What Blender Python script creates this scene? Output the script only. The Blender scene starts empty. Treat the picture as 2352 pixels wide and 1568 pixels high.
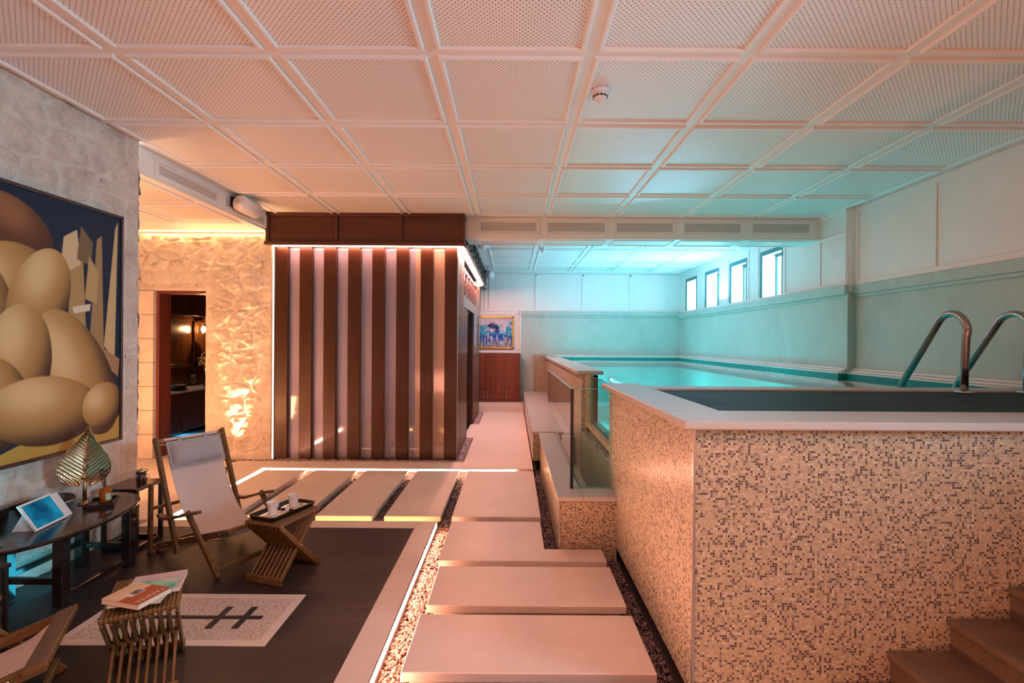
import bpy, math, random
import numpy as np
from mathutils import Vector, Matrix, Quaternion, noise as mnoise
random.seed(7)
rng = np.random.default_rng(11)
C = bpy.context.scene.collection
PI = math.pi

# ------------------------------------------------------------------ builders
ORG = {}
class MB:
    """collects shapes and links them as ONE mesh object"""
    def __init__(s): s.v = []; s.f = []; s.sm = []
    def add(s, vs, fs, smooth=False):
        n = len(s.v); s.v += [tuple(p) for p in vs]
        s.f += [tuple(i + n for i in f) for f in fs]; s.sm += [smooth] * len(fs)
        return s
    def box(s, x0, x1, y0, y1, z0, z1, b=0.0):
        x0, x1 = min(x0, x1), max(x0, x1); y0, y1 = min(y0, y1), max(y0, y1); z0, z1 = min(z0, z1), max(z0, z1)
        if b <= 0:
            vs = [(x, y, z) for z in (z0, z1) for y in (y0, y1) for x in (x0, x1)]
            return s.add(vs, [(0, 2, 3, 1), (4, 5, 7, 6), (0, 1, 5, 4), (2, 6, 7, 3), (0, 4, 6, 2), (1, 3, 7, 5)])
        b = min(b, (x1 - x0) / 2.01, (y1 - y0) / 2.01, (z1 - z0) / 2.01)
        # chamfered box : octagon rings
        def ring(z, i):
            a = i
            return [(x0 + b + a, y0 + a, z), (x1 - b - a, y0 + a, z), (x1 - a, y0 + b + a, z), (x1 - a, y1 - b - a, z),
                    (x1 - b - a, y1 - a, z), (x0 + b + a, y1 - a, z), (x0 + a, y1 - b - a, z), (x0 + a, y0 + b + a, z)]
        e = min(b, (min(x1 - x0, y1 - y0) - 2 * b) / 2.1, b)
        rs = [ring(z0, e), ring(z0 + b, 0), ring(z1 - b, 0), ring(z1, e)]
        vs = sum(rs, []); fs = [tuple(range(7, -1, -1)), tuple(range(24, 32))]
        for k in range(3):
            for i in range(8):
                j = (i + 1) % 8
                fs.append((k * 8 + i, k * 8 + j, k * 8 + 8 + j, k * 8 + 8 + i))
        return s.add(vs, fs)
    def bar(s, p0, p1, w, t, up=(0, 0, 1), b=0.003):
        """rectangular bar w (sideways) x t (along up) with chamfered corners"""
        p0 = Vector(p0); p1 = Vector(p1); d = (p1 - p0).normalized(); u = Vector(up)
        sd = d.cross(u)
        if sd.length < 1e-4: sd = d.cross(Vector((1, 0, 0)))
        sd.normalize(); u = sd.cross(d).normalized()
        hw, ht = w / 2, t / 2; b = min(b, hw * .6, ht * .6)
        pr = [(-hw + b, -ht), (hw - b, -ht), (hw, -ht + b), (hw, ht - b), (hw - b, ht), (-hw + b, ht), (-hw, ht - b), (-hw, -ht + b)]
        vs = []
        for q, sc in ((p0, .0), (p0, 1), (p1, 1), (p1, .0)):
            if sc == 0:
                o = q; k0 = 1 - b / hw; k1 = 1 - b / ht
                vs += [o + sd * (a * k0) + u * (c * k1) for a, c in pr]
            else:
                o = q + d * (b if q is p0 else -b)
                vs += [o + sd * a + u * c for a, c in pr]
        fs = [tuple(range(7, -1, -1)), tuple(range(24, 32))]
        for k in range(3):
            for i in range(8):
                j = (i + 1) % 8
                fs.append((k * 8 + i, k * 8 + j, k * 8 + 8 + j, k * 8 + 8 + i))
        return s.add(vs, fs)
    def tube(s, pts, r, n=12, cap=True):
        pts = [Vector(p) for p in pts]; m = len(pts)
        rs = r if isinstance(r, (list, tuple)) else [r] * m
        T = [(pts[min(i + 1, m - 1)] - pts[max(i - 1, 0)]).normalized() for i in range(m)]
        a = T[0].cross(Vector((0, 0, 1)))
        if a.length < .05: a = T[0].cross(Vector((0, 1, 0)))
        a.normalize(); vs = []
        for i in range(m):
            a = (a - T[i] * a.dot(T[i])).normalized(); b = T[i].cross(a)
            for k in range(n):
                th = 2 * PI * k / n
                vs.append(pts[i] + (a * math.cos(th) + b * math.sin(th)) * rs[i])
        fs = []
        for i in range(m - 1):
            for k in range(n):
                l = (k + 1) % n
                fs.append((i * n + k, i * n + l, i * n + n + l, i * n + n + k))
        s.add(vs, fs, True)
        if cap:
            N = len(s.v) - m * n
            s.f.append(tuple(N + k for k in range(n - 1, -1, -1))); s.sm.append(False)
            s.f.append(tuple(N + (m - 1) * n + k for k in range(n))); s.sm.append(False)
        return s
    def lathe(s, prof, c=(0, 0, 0), n=24, axis=None, smooth=True, sx=1, sy=1):
        vs = []; M = Matrix.Identity(3)
        if axis is not None: M = Vector((0, 0, 1)).rotation_difference(Vector(axis)).to_matrix()
        c = Vector(c)
        for r, z in prof:
            for k in range(n):
                th = 2 * PI * k / n
                vs.append(c + M @ Vector((r * math.cos(th) * sx, r * math.sin(th) * sy, z)))
        fs = []
        for i in range(len(prof) - 1):
            for k in range(n):
                l = (k + 1) % n
                fs.append((i * n + k, i * n + l, i * n + n + l, i * n + n + k))
        if prof[0][0] > 1e-6: fs.append(tuple(range(n - 1, -1, -1)))
        if prof[-1][0] > 1e-6: fs.append(tuple((len(prof) - 1) * n + k for k in range(n)))
        return s.add(vs, fs, smooth)
    def prism(s, poly, z0, z1):
        n = len(poly)
        vs = [(x, y, z0) for x, y in poly] + [(x, y, z1) for x, y in poly]
        fs = [tuple(range(n - 1, -1, -1)), tuple(range(n, 2 * n))] + [(i, (i + 1) % n, n + (i + 1) % n, n + i) for i in range(n)]
        return s.add(vs, fs)
    def grid(s, fn, nu, nv, smooth=True, keep=None, flip=False):
        vs = [fn(i / nu, j / nv) for j in range(nv + 1) for i in range(nu + 1)]; fs = []
        for j in range(nv):
            for i in range(nu):
                if keep and not keep((i + .5) / nu, (j + .5) / nv): continue
                q = (j * (nu + 1) + i, j * (nu + 1) + i + 1, (j + 1) * (nu + 1) + i + 1, (j + 1) * (nu + 1) + i)
                fs.append(q[::-1] if flip else q)
        return s.add(vs, fs, smooth)
    def build(s, name, m, parent=None, loc=None, top=False):
        V = np.array(s.v, dtype=float)
        if parent is not None:
            org = ORG[parent]
        elif loc is not None: org = Vector(loc)
        else:
            lo, hi = V.min(0), V.max(0); org = Vector(((lo[0] + hi[0]) / 2, (lo[1] + hi[1]) / 2, lo[2]))
        V = V - np.array(org)
        me = bpy.data.meshes.new(name); me.from_pydata(V.tolist(), [], s.f); me.validate(clean_customdata=False)
        if len(me.polygons) == len(s.sm): me.polygons.foreach_set('use_smooth', s.sm)
        me.materials.append(m); me.update()
        o = bpy.data.objects.new(name, me); C.objects.link(o)
        if parent is not None: o.parent = parent
        else: o.location = org
        ORG[o] = org
        return o

def tag(o, label, cat, group=None, kind=None):
    o['label'] = label; o['category'] = cat
    if group: o['group'] = group
    if kind: o['kind'] = kind
    return o
def thing(name, label, cat, loc=(0, 0, 0), group=None, rz=0, local=False):
    o = bpy.data.objects.new(name, None); C.objects.link(o); o.location = loc; o.rotation_euler = (0, 0, rz)
    o.empty_display_size = .1
    ORG[o] = Vector((0, 0, 0)) if local else Vector(loc)
    return tag(o, label, cat, group)
def struct(o): o['kind'] = 'structure'; return o
def copy_tree(o, parent=None):
    c = o.copy(); C.objects.link(c); c.parent = parent
    for ch in list(o.children): copy_tree(ch, c)
    return c

# ------------------------------------------------------------------ materials
class NT:
    def __init__(s, name):
        s.m = bpy.data.materials.new(name); s.m.use_nodes = True; s.t = s.m.node_tree; s.t.nodes.clear()
        s.out = s.n('ShaderNodeOutputMaterial')
    def n(s, t, **k):
        x = s.t.nodes.new(t)
        for a, b in k.items(): setattr(x, a, b)
        return x
    def l(s, a, b): s.t.links.new(a, b)
    def math(s, op, a, b=None, c=None):
        x = s.n('ShaderNodeMath', operation=op)
        for i, q in enumerate((a, b, c)):
            if q is None: continue
            if isinstance(q, (int, float)): x.inputs[i].default_value = q
            else: s.l(q, x.inputs[i])
        return x.outputs[0]
    def obj(s): return s.n('ShaderNodeTexCoord').outputs['Object']
    def world(s): return s.n('ShaderNodeNewGeometry').outputs['Position']
    def noise(s, co, scale, detail=4, rough=.55, stretch=None):
        if stretch:
            mp = s.n('ShaderNodeMapping'); mp.inputs['Scale'].default_value = stretch; s.l(co, mp.inputs['Vector']); co = mp.outputs[0]
        x = s.n('ShaderNodeTexNoise'); x.inputs['Scale'].default_value = scale; x.inputs['Detail'].default_value = detail
        x.inputs['Roughness'].default_value = rough; s.l(co, x.inputs['Vector']); return x.outputs['Fac']
    def ramp(s, fac, stops, interp='LINEAR'):
        r = s.n('ShaderNodeValToRGB'); r.color_ramp.interpolation = interp; e = r.color_ramp.elements
        while len(e) < len(stops): e.new(.5)
        for q, (p, c) in zip(e, stops): q.position = p; q.color = (*c, 1)
        s.l(fac, r.inputs['Fac']); return r.outputs['Color']
    def mix(s, fac, a, b, mode='MIX'):
        x = s.n('ShaderNodeMix', data_type='RGBA', blend_type=mode)
        for i, q in ((0, fac), (6, a), (7, b)):
            if isinstance(q, (int, float)): x.inputs[i].default_value = q
            elif isinstance(q, tuple): x.inputs[i].default_value = (*q, 1)
            else: s.l(q, x.inputs[i])
        return x.outputs[2]
    def bsdf(s, col, rough=.5, metal=0, bump=None, bstr=.3, bdist=.01, spec=.5, coat=0, trans=0, ior=1.45, sheen=0, alpha=None):
        b = s.n('ShaderNodeBsdfPrincipled')
        if isinstance(col, tuple): b.inputs['Base Color'].default_value = (*col, 1)
        else: s.l(col, b.inputs['Base Color'])
        if isinstance(rough, (int, float)): b.inputs['Roughness'].default_value = rough
        else: s.l(rough, b.inputs['Roughness'])
        b.inputs['Metallic'].default_value = metal; b.inputs['Specular IOR Level'].default_value = spec
        b.inputs['Coat Weight'].default_value = coat; b.inputs['Coat Roughness'].default_value = .08
        b.inputs['Transmission Weight'].default_value = trans; b.inputs['IOR'].default_value = ior
        b.inputs['Sheen Weight'].default_value = sheen
        if bump is not None:
            u = s.n('ShaderNodeBump'); u.inputs['Strength'].default_value = bstr; u.inputs['Distance'].default_value = bdist
            s.l(bump, u.inputs['Height']); s.l(u.outputs[0], b.inputs['Normal'])
        s.l(b.outputs[0], s.out.inputs['Surface']); return b

def lerp3(c, k): return tuple(min(1, x * k) for x in c)
def M_plain(name, c, rough=.5, metal=0, var=.12, scale=6, bstr=0.05, bscale=60, spec=.5, coat=0, sheen=0):
    t = NT(name); co = t.obj()
    f = t.noise(co, scale, 3)
    col = t.ramp(f, [(.3, lerp3(c, 1 - var)), (.7, lerp3(c, 1 + var))])
    t.bsdf(col, rough, metal, bump=t.noise(co, bscale, 2), bstr=bstr, bdist=.004, spec=spec, coat=coat, sheen=sheen)
    return t.m
def M_wood(name, c1, c2, rough=.4, axis='Z', scale=6, coat=0, bstr=.08, var_axis=None):
    t = NT(name); co = t.obj()
    st = {'X': (.12, 1.6, 1.6), 'Y': (1.6, .12, 1.6), 'Z': (1.6, 1.6, .12)}[axis]
    f = t.noise(co, scale, 6, .65, stretch=st); g = t.noise(co, scale * 7, 4, .6, stretch=st)
    f2 = t.math('ADD', t.math('MULTIPLY', f, .7), t.math('MULTIPLY', g, .3))
    col = t.ramp(f2, [(.32, c1), (.52, tuple((a + b) / 2 for a, b in zip(c1, c2))), (.7, c2)])
    t.bsdf(col, rough, 0, bump=g, bstr=bstr, bdist=.003, coat=coat)
    return t.m
def M_emit(name, c, k):
    t = NT(name); e = t.n('ShaderNodeEmission'); e.inputs[0].default_value = (*c, 1); e.inputs[1].default_value = k
    t.l(e.outputs[0], t.out.inputs['Surface']); return t.m

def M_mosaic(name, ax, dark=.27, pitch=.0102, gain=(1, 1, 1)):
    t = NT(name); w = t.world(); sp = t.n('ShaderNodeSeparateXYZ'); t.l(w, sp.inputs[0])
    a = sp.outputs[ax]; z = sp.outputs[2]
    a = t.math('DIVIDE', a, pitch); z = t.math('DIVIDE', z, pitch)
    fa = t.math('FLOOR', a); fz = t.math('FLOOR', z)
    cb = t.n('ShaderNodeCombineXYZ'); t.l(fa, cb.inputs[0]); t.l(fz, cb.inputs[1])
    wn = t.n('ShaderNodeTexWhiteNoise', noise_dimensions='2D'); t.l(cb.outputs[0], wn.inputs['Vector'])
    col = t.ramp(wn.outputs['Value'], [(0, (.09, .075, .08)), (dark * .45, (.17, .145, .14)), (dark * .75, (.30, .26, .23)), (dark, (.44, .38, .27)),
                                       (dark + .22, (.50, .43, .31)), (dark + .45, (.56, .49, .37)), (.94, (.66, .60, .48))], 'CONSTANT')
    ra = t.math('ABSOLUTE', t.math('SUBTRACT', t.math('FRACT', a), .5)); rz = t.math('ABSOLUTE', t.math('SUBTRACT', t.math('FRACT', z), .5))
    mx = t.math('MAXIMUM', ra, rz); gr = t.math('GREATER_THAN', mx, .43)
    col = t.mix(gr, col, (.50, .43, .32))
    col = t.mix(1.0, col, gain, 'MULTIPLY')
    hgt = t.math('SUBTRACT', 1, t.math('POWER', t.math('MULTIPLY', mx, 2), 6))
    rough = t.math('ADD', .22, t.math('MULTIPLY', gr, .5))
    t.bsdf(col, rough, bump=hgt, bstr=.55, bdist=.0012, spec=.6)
    return t.m

def M_perf(name, pitch=.028, row=.0148, rad=.0033, ax=(0, 1)):
    """white painted board with staggered round holes"""
    t = NT(name); w = t.world(); sp = t.n('ShaderNodeSeparateXYZ'); t.l(w, sp.inputs[0])
    x = sp.outputs[ax[0]]; y = sp.outputs[ax[1]]
    yr = t.math('DIVIDE', y, row); iy = t.math('FLOOR', yr); odd = t.math('MODULO', t.math('ABSOLUTE', iy), 2)
    xs = t.math('ADD', t.math('DIVIDE', x, pitch), t.math('MULTIPLY', odd, .5))
    dx = t.math('MULTIPLY', t.math('SUBTRACT', t.math('FRACT', xs), .5), pitch)
    dy = t.math('MULTIPLY', t.math('SUBTRACT', t.math('FRACT', yr), .5), row)
    d = t.math('SQRT', t.math('ADD', t.math('MULTIPLY', dx, dx), t.math('MULTIPLY', dy, dy)))
    h = t.math('LESS_THAN', d, rad)
    col = t.mix(h, (.80, .79, .77), (.10, .08, .07))
    t.bsdf(col, t.math('ADD', .34, t.math('MULTIPLY', h, .5)), bump=t.math('SUBTRACT', 1, h), bstr=.4, bdist=.002, spec=.45)
    return t.m

white = M_plain('white_paint', (.80, .79, .77), .42, var=.02, bstr=.04, bscale=90)
white_dull = M_plain('white_lacquer', (.78, .77, .76), .5, var=.03)
stone_mat = None
def make_stone():
    t = NT('limestone_rubble'); co = t.world()
    a = t.noise(co, 4.5, 6, .6); b = t.noise(co, 26, 6, .7); c = t.noise(co, 90, 3)
    col = t.ramp(t.math('ADD', t.math('MULTIPLY', a, .6), t.math('MULTIPLY', b, .4)), [(.33, (.40, .34, .28)), (.5, (.58, .52, .45)), (.68, (.74, .68, .61))])
    at = t.n('ShaderNodeAttribute', attribute_name='mortar')
    col = t.mix(t.math('MULTIPLY', at.outputs['Fac'], .6), col, (.72, .67, .60))
    pit = t.noise(co, 15, 9, .75); col = t.mix(t.ramp(pit, [(.60, (0,) * 3), (.66, (.8,) * 3)]), col, (.30, .20, .16))
    t.bsdf(col, .85, bump=t.math('ADD', t.math('MULTIPLY', b, .7), t.math('MULTIPLY', c, .3)), bstr=.6, bdist=.02, spec=.2)
    return t.m
stone_mat = make_stone()
smooth_stone = M_plain('dressed_limestone', (.62, .55, .48), .7, var=.12, scale=5, bstr=.12, bscale=50, spec=.25)
def make_plaster(name, c, k=.10, rough=.55):
    t = NT(name); co = t.world(); a = t.noise(co, 1.6, 7, .62, stretch=(1, 1, .8)); b = t.noise(co, 14, 5, .7, stretch=(1, 1, .35))
    f = t.math('ADD', t.math('MULTIPLY', a, .65), t.math('MULTIPLY', b, .35))
    col = t.ramp(f, [(.3, lerp3(c, 1 - k * 1.6)), (.5, c), (.72, lerp3(c, 1 + k))])
    t.bsdf(col, rough, bump=b, bstr=.1 if rough > .5 else .03, bdist=.01, spec=.3 if rough > .5 else .5); return t.m
marble = make_plaster('veined_cream_marble', (.45, .54, .50))
tile = make_plaster('cream_porcelain_floor', (.68, .60, .54), .05)
slabm = None
def make_slab():
    t = NT('cream_paving_slab'); co = t.world(); a = t.noise(co, 2.2, 6, .6); b = t.noise(co, 60, 3)
    col = t.ramp(a, [(.3, (.60, .52, .46)), (.7, (.72, .64, .57))])
    t.bsdf(col, t.ramp(a, [(.3, (.36,) * 3), (.7, (.52,) * 3)]), bump=b, bstr=.06, bdist=.004, spec=.5); return t.m
slabm = make_slab()
def make_deck():
    t = NT('dark_wood_look_planks'); w = t.world(); sp = t.n('ShaderNodeSeparateXYZ'); t.l(w, sp.inputs[0])
    y = t.math('DIVIDE', sp.outputs[1], .198); iy = t.math('FLOOR', y)
    x = t.math('ADD', t.math('DIVIDE', sp.outputs[0], 1.2), t.math('MULTIPLY', iy, .37)); ix = t.math('FLOOR', x)
    cb = t.n('ShaderNodeCombineXYZ'); t.l(ix, cb.inputs[0]); t.l(iy, cb.inputs[1])
    wn = t.n('ShaderNodeTexWhiteNoise', noise_dimensions='2D'); t.l(cb.outputs[0], wn.inputs['Vector'])
    g = t.noise(w, 5, 7, .65, stretch=(.9, 9, 1)); g2 = t.noise(w, 1.6, 3, .5, stretch=(1, 2, 1))
    f = t.math('ADD', t.math('ADD', t.math('MULTIPLY', g, .55), t.math('MULTIPLY', wn.outputs['Value'], .16)), t.math('MULTIPLY', g2, .3))
    col = t.ramp(f, [(.34, (.014, .0105, .012)), (.52, (.030, .023, .024)), (.72, (.066, .052, .052))])
    fy = t.math('ABSOLUTE', t.math('SUBTRACT', t.math('FRACT', y), .5)); fx = t.math('ABSOLUTE', t.math('SUBTRACT', t.math('FRACT', x), .5))
    j = t.math('MAXIMUM', t.math('GREATER_THAN', fy, .494), t.math('GREATER_THAN', fx, .4988))
    col = t.mix(t.math('MULTIPLY', j, .8), col, (.02, .016, .016))
    t.bsdf(col, .42, bump=t.math('SUBTRACT', g, j), bstr=.12, bdist=.004, spec=.45); return t.m
deckm = make_deck()
def make_pebble_mosaic():
    t = NT('white_pebble_mosaic'); w = t.world(); mp = t.n('ShaderNodeMapping'); mp.inputs['Scale'].default_value = (1, 2.1, 1)
    mp.inputs['Rotation'].default_value = (0, 0, .5); ns = t.n('ShaderNodeTexNoise'); ns.inputs['Scale'].default_value = 7
    t.l(w, ns.inputs['Vector']); ad = t.mix(.06, w, ns.outputs['Color'], 'ADD'); t.l(ad, mp.inputs['Vector'])
    v = t.n('ShaderNodeTexVoronoi', feature='DISTANCE_TO_EDGE'); v.inputs['Scale'].default_value = 44; t.l(mp.outputs[0], v.inputs['Vector'])
    d = v.outputs['Distance']; col = t.ramp(d, [(0.0, (.26, .19, .16)), (.035, (.42, .33, .28)), (.09, (.64, .56, .49)), (.4, (.72, .64, .57))])
    t.bsdf(col, .6, bump=t.ramp(d, [(0, (0,) * 3), (.25, (1,) * 3)]), bstr=.6, bdist=.004, spec=.4); return t.m
pebblem = make_pebble_mosaic()
mos_front = M_mosaic('glass_mosaic_facing_room', 0, .30, gain=(.80, .74, .66))  # room-side copy of the mosaic, weaker light put into its tile colour
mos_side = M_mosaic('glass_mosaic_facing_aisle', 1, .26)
perf = M_perf('perforated_ceiling_board')
ventm = M_perf('perforated_vent_plate_front', .024, .012, .0058, (0, 2))
ventm_s = M_perf('perforated_vent_plate_side', .024, .012, .0058, (1, 2))
sauna_wood = M_wood('reddish_brown_timber', (.026, .0065, .0022), (.066, .018, .005), .40, 'Z', 3, coat=.04)
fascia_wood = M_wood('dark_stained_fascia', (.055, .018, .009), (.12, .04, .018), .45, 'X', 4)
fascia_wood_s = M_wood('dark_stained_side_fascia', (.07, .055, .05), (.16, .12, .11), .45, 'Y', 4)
cab_wood = M_wood('mahogany_door', (.10, .022, .012), (.22, .055, .026), .4, 'Z', 3)
dark_wood = M_wood('near_black_wood', (.008, .005, .004), (.028, .014, .010), .16, 'Y', 6, coat=.35)
teak = M_wood('oiled_teak', (.085, .042, .012), (.21, .115, .036), .42, 'Y', 9, coat=.05)
canvas = M_plain('cream_canvas', (.62, .54, .50), .85, var=.06, scale=3, bstr=.25, bscale=260, sheen=.15, spec=.2)
pillowm = M_plain('grey_beige_cushion_cloth', (.36, .37, .39), .9, var=.06, scale=8, bstr=.25, bscale=240, sheen=.2, spec=.2)
steel = M_plain('polished_steel', (.62, .60, .58), .14, 1, var=.04, bstr=.01)
satin = M_plain('satin_steel', (.55, .54, .52), .32, 1, var=.05)
bronze = M_plain('brown_bronze', (.42, .28, .15), .3, 1, var=.12, bstr=.1, bscale=120)
gold = M_plain('gold_leaf_metal', (.50, .38, .23), .30, 1, var=.12, bstr=.12, bscale=90)
black = M_plain('black_lacquer', (.012, .012, .014), .28, var=.1)
iron = M_plain('dark_iron', (.03, .03, .03), .45, .6)
ceramic = M_plain('white_porcelain', (.82, .80, .77), .12, var=.02, bstr=0.0, coat=.4)
plastic = M_plain('white_plastic', (.74, .73, .74), .38, var=.02, bstr=0)
navy_frame = M_plain('dark_frame_wood', (.03, .016, .014), .4)
teal_frame = M_plain('petrol_blue_window_frame', (.03, .20, .22), .45, var=.05)
gilt = M_plain('gilt_frame', (.70, .48, .12), .3, .85, var=.15, bstr=.2)

def make_glass(name, tint, rf=1.0, rough=0.0, ior=1.5):
    t = NT(name); tr = t.n('ShaderNodeBsdfTransparent'); tr.inputs[0].default_value = (*tint, 1)
    gl = t.n('ShaderNodeBsdfGlossy'); gl.inputs['Roughness'].default_value = rough; gl.inputs[0].default_value = (rf, rf, rf, 1)
    fr = t.n('ShaderNodeFresnel'); fr.inputs['IOR'].default_value = 1.5
    mx = t.n('ShaderNodeMixShader'); bfc = t.n('ShaderNodeNewGeometry').outputs['Backfacing']; t.l(t.math('MULTIPLY', fr.outputs[0], t.math('SUBTRACT', 1, bfc)), mx.inputs[0]); t.l(tr.outputs[0], mx.inputs[1]); t.l(gl.outputs[0], mx.inputs[2]); fr.inputs['IOR'].default_value = ior
    t.l(mx.outputs[0], t.out.inputs['Surface']); return t.m
clear = make_glass('clear_glass', (.90, .97, .95))
glass_edge = M_plain('green_glass_edge', (.06, .42, .38), .1, var=.02, bstr=0)
tealglass = make_glass('pool_window_glass', (.22, .74, .72), ior=1.12)
drink_glass = make_glass('thin_drinking_glass', (.96, .97, .97))
def make_water():
    t = NT('pool_water'); tr = t.n('ShaderNodeBsdfTransparent'); tr.inputs[0].default_value = (.45, .93, .86, 1)
    gl = t.n('ShaderNodeBsdfGlossy'); gl.inputs['Roughness'].default_value = .035; gl.inputs[0].default_value = (1, 1, 1, 1)
    nz = t.noise(t.world(), 2.2, 3); bu = t.n('ShaderNodeBump'); bu.inputs['Strength'].default_value = .035; bu.inputs['Distance'].default_value = .05
    t.l(nz, bu.inputs['Height']); t.l(bu.outputs[0], gl.inputs['Normal'])
    fr = t.n('ShaderNodeFresnel'); fr.inputs['IOR'].default_value = 1.333
    mx = t.n('ShaderNodeMixShader'); t.l(fr.outputs[0], mx.inputs[0]); t.l(tr.outputs[0], mx.inputs[1]); t.l(gl.outputs[0], mx.inputs[2])
    t.l(mx.outputs[0], t.out.inputs['Surface']); return t.m
water = make_water()

WARM = (1.0, .42, .20)
led = M_emit('warm_led_strip', (1.0, .40, .24), 120)
led_top = M_emit('warm_led_strip_on_cabin', (1.0, .40, .25), 75)
led_orange = M_emit('amber_led_strip', (1.0, .46, .17), 34)

# ------------------------------------------------------------------ main numbers (metres)
H = 2.98; YB = 11.2; XR = 3.84; XR2 = 3.75; XL = -2.90; YF = -2.6

# ================================================================== FLOOR
struct(MB().box(-5.4, XR, YF, YB + .2, -.20, -.115).build('floor', M_plain('dark_sub_base', (.05, .04, .04), .9)))
mb = MB()
mb.box(-4.9, -2.83, 4.03, 5.70, -.115, 0).box(-4.9, .25, 5.70, 6.0, -.115, 0).box(-4.9, -3.6, 6.0, 6.12, -.115, 0)
mb.box(-.57, .25, 6.0, 10.3, -.115, 0).box(-.72, -.57, 7.52, 8.78, -.115, 0)
struct(mb.build('floor', tile))
mb = MB()   # pale border round the plank deck
mb.box(-.75, -.605, YF, 4.03, -.115, 0, .003).box(XL, -.75, 3.88, 4.03, -.115, 0, .003)
struct(mb.build('trim_1', slabm))
struct(MB().box(XL, -.75, YF, 3.88, -.115, -.001).build('floor', deckm))
mb = MB(); mb.box(.78, XR, YF, 2.05, -.115, 0); struct(mb.build('floor', tile))
# bed edge walls for LED
struct(MB().box(-.79, .25, 10.3, YB, -.115, .13, .004).build('trim_2', tile))

# inlay
ix0, ix1, iy0, iy1 = -2.18, -1.163, 2.37, 2.852
t = thing('floor_inlay', 'pale rectangular pebble inlay with a dark double-barred sign set in the plank floor', 'floor inlay', ((ix0 + ix1) / 2, (iy0 + iy1) / 2, 0))
mb = MB(); w = .045
mb.box(ix0, ix1, iy0, iy0 + w, -.001, .0025).box(ix0, ix1, iy1 - w, iy1, -.001, .0025).box(ix0, ix0 + w, iy0 + w, iy1 - w, -.001, .0025).box(ix1 - w, ix1, iy0 + w, iy1 - w, -.001, .0025)
mb.build('border', slabm, t)
MB().box(ix0 + w, ix1 - w, iy0 + w, iy1 - w, -.001, .0018).build('pebble_panel', pebblem, t)
mb = MB()
bl = M_plain('black_inlay_stone', (.012, .012, .02), .5)
mb.bar((-2.13, 2.612, .0025), (-1.294, 2.612, .0025), .030, .003, b=.0005)
mb.bar((-1.518, 2.51, .003), (-1.518, 2.715, .003), .034, .003, b=.0005).bar((-1.384, 2.51, .003), (-1.384, 2.715, .003), .034, .003, b=.0005)
mb.bar((-2.13, 2.60, .003), (-1.95, 2.52, .003), .028, .003, b=.0005).bar((-2.13, 2.624, .003), (-1.95, 2.704, .003), .028, .003, b=.0005)
mb.build('emblem', bl, t)

# slabs over the bed
slabs = [
 ('near', [(-.485, 1.60), (.645, 1.60), (.645, 2.09), (-.485, 2.09)], 'wide cream paving slab at the lower edge of the picture'),
 ('a', [(-.48, 2.19), (.645, 2.19), (.645, 2.66), (-.48, 2.66)], 'largest and nearest cream paving slab beside the mosaic pool wall'),
 ('b', [(-.462, 2.75), (.64, 2.75), (.64, 3.23), (-.462, 3.23)], 'cream paving slab second nearest to the viewer, plain rectangle'),
 ('c', [(-.478, 3.31), (.635, 3.31), (.635, 3.50), (.235, 3.50), (.235, 4.03), (-.478, 4.03)], 'L-shaped cream paving slab notched round the low mosaic block'),
 ('d', [(-.49, 4.14), (.248, 4.14), (.248, 5.60), (-.49, 5.60)], 'long cream paving slab at the corner where both rows meet, ahead of the walkway'),
 ('e', [(-1.05, 4.14), (-.58, 4.14), (-.58, 5.60), (-1.05, 5.60)], 'long cream slab in the row before the timber cabin, rightmost with a lit front edge'),
 ('f', [(-1.62, 4.14), (-1.15, 4.14), (-1.15, 5.60), (-1.62, 5.60)], 'long cream slab right behind the teacup tray, second from the right in the cabin row'),
 ('g', [(-2.19, 4.14), (-1.72, 4.14), (-1.72, 5.60), (-2.19, 5.60)], 'long cream slab partly behind the deck chair armrest, third in the cabin row'),
 ('h', [(-2.75, 4.14), (-2.29, 4.14), (-2.29, 5.60), (-2.75, 5.60)], 'leftmost long cream slab beside the glowing corner of the pebble bed'),
]
for k, poly, lab in slabs:
    cx = sum(p[0] for p in poly) / len(poly); cy = sum(p[1] for p in poly) / len(poly)
    t = thing('paving_slab', lab, 'paving slab', (cx, cy, -.115), 'cream slabs stepping over the pebble bed')
    mb = MB()
    if len(poly) == 4:
        mb.box(poly[0][0], poly[1][0], poly[0][1], poly[2][1], -.045, 0, .004)
    else: mb.prism(poly, -.045, 0)
    mb.build('slab_top', slabm, t)
    mb = MB(); x0, x1 = poly[0][0], poly[1][0]; y0 = poly[0][1]; y1 = max(p[1] for p in poly)
    if len(poly) > 4: y1 = 3.5
    mb.box(x0 + .035, x1 - .03, y0 + .02, y1 - .02, -.115, -.045)
    mb.build('plinth', smooth_stone, t)

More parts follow.
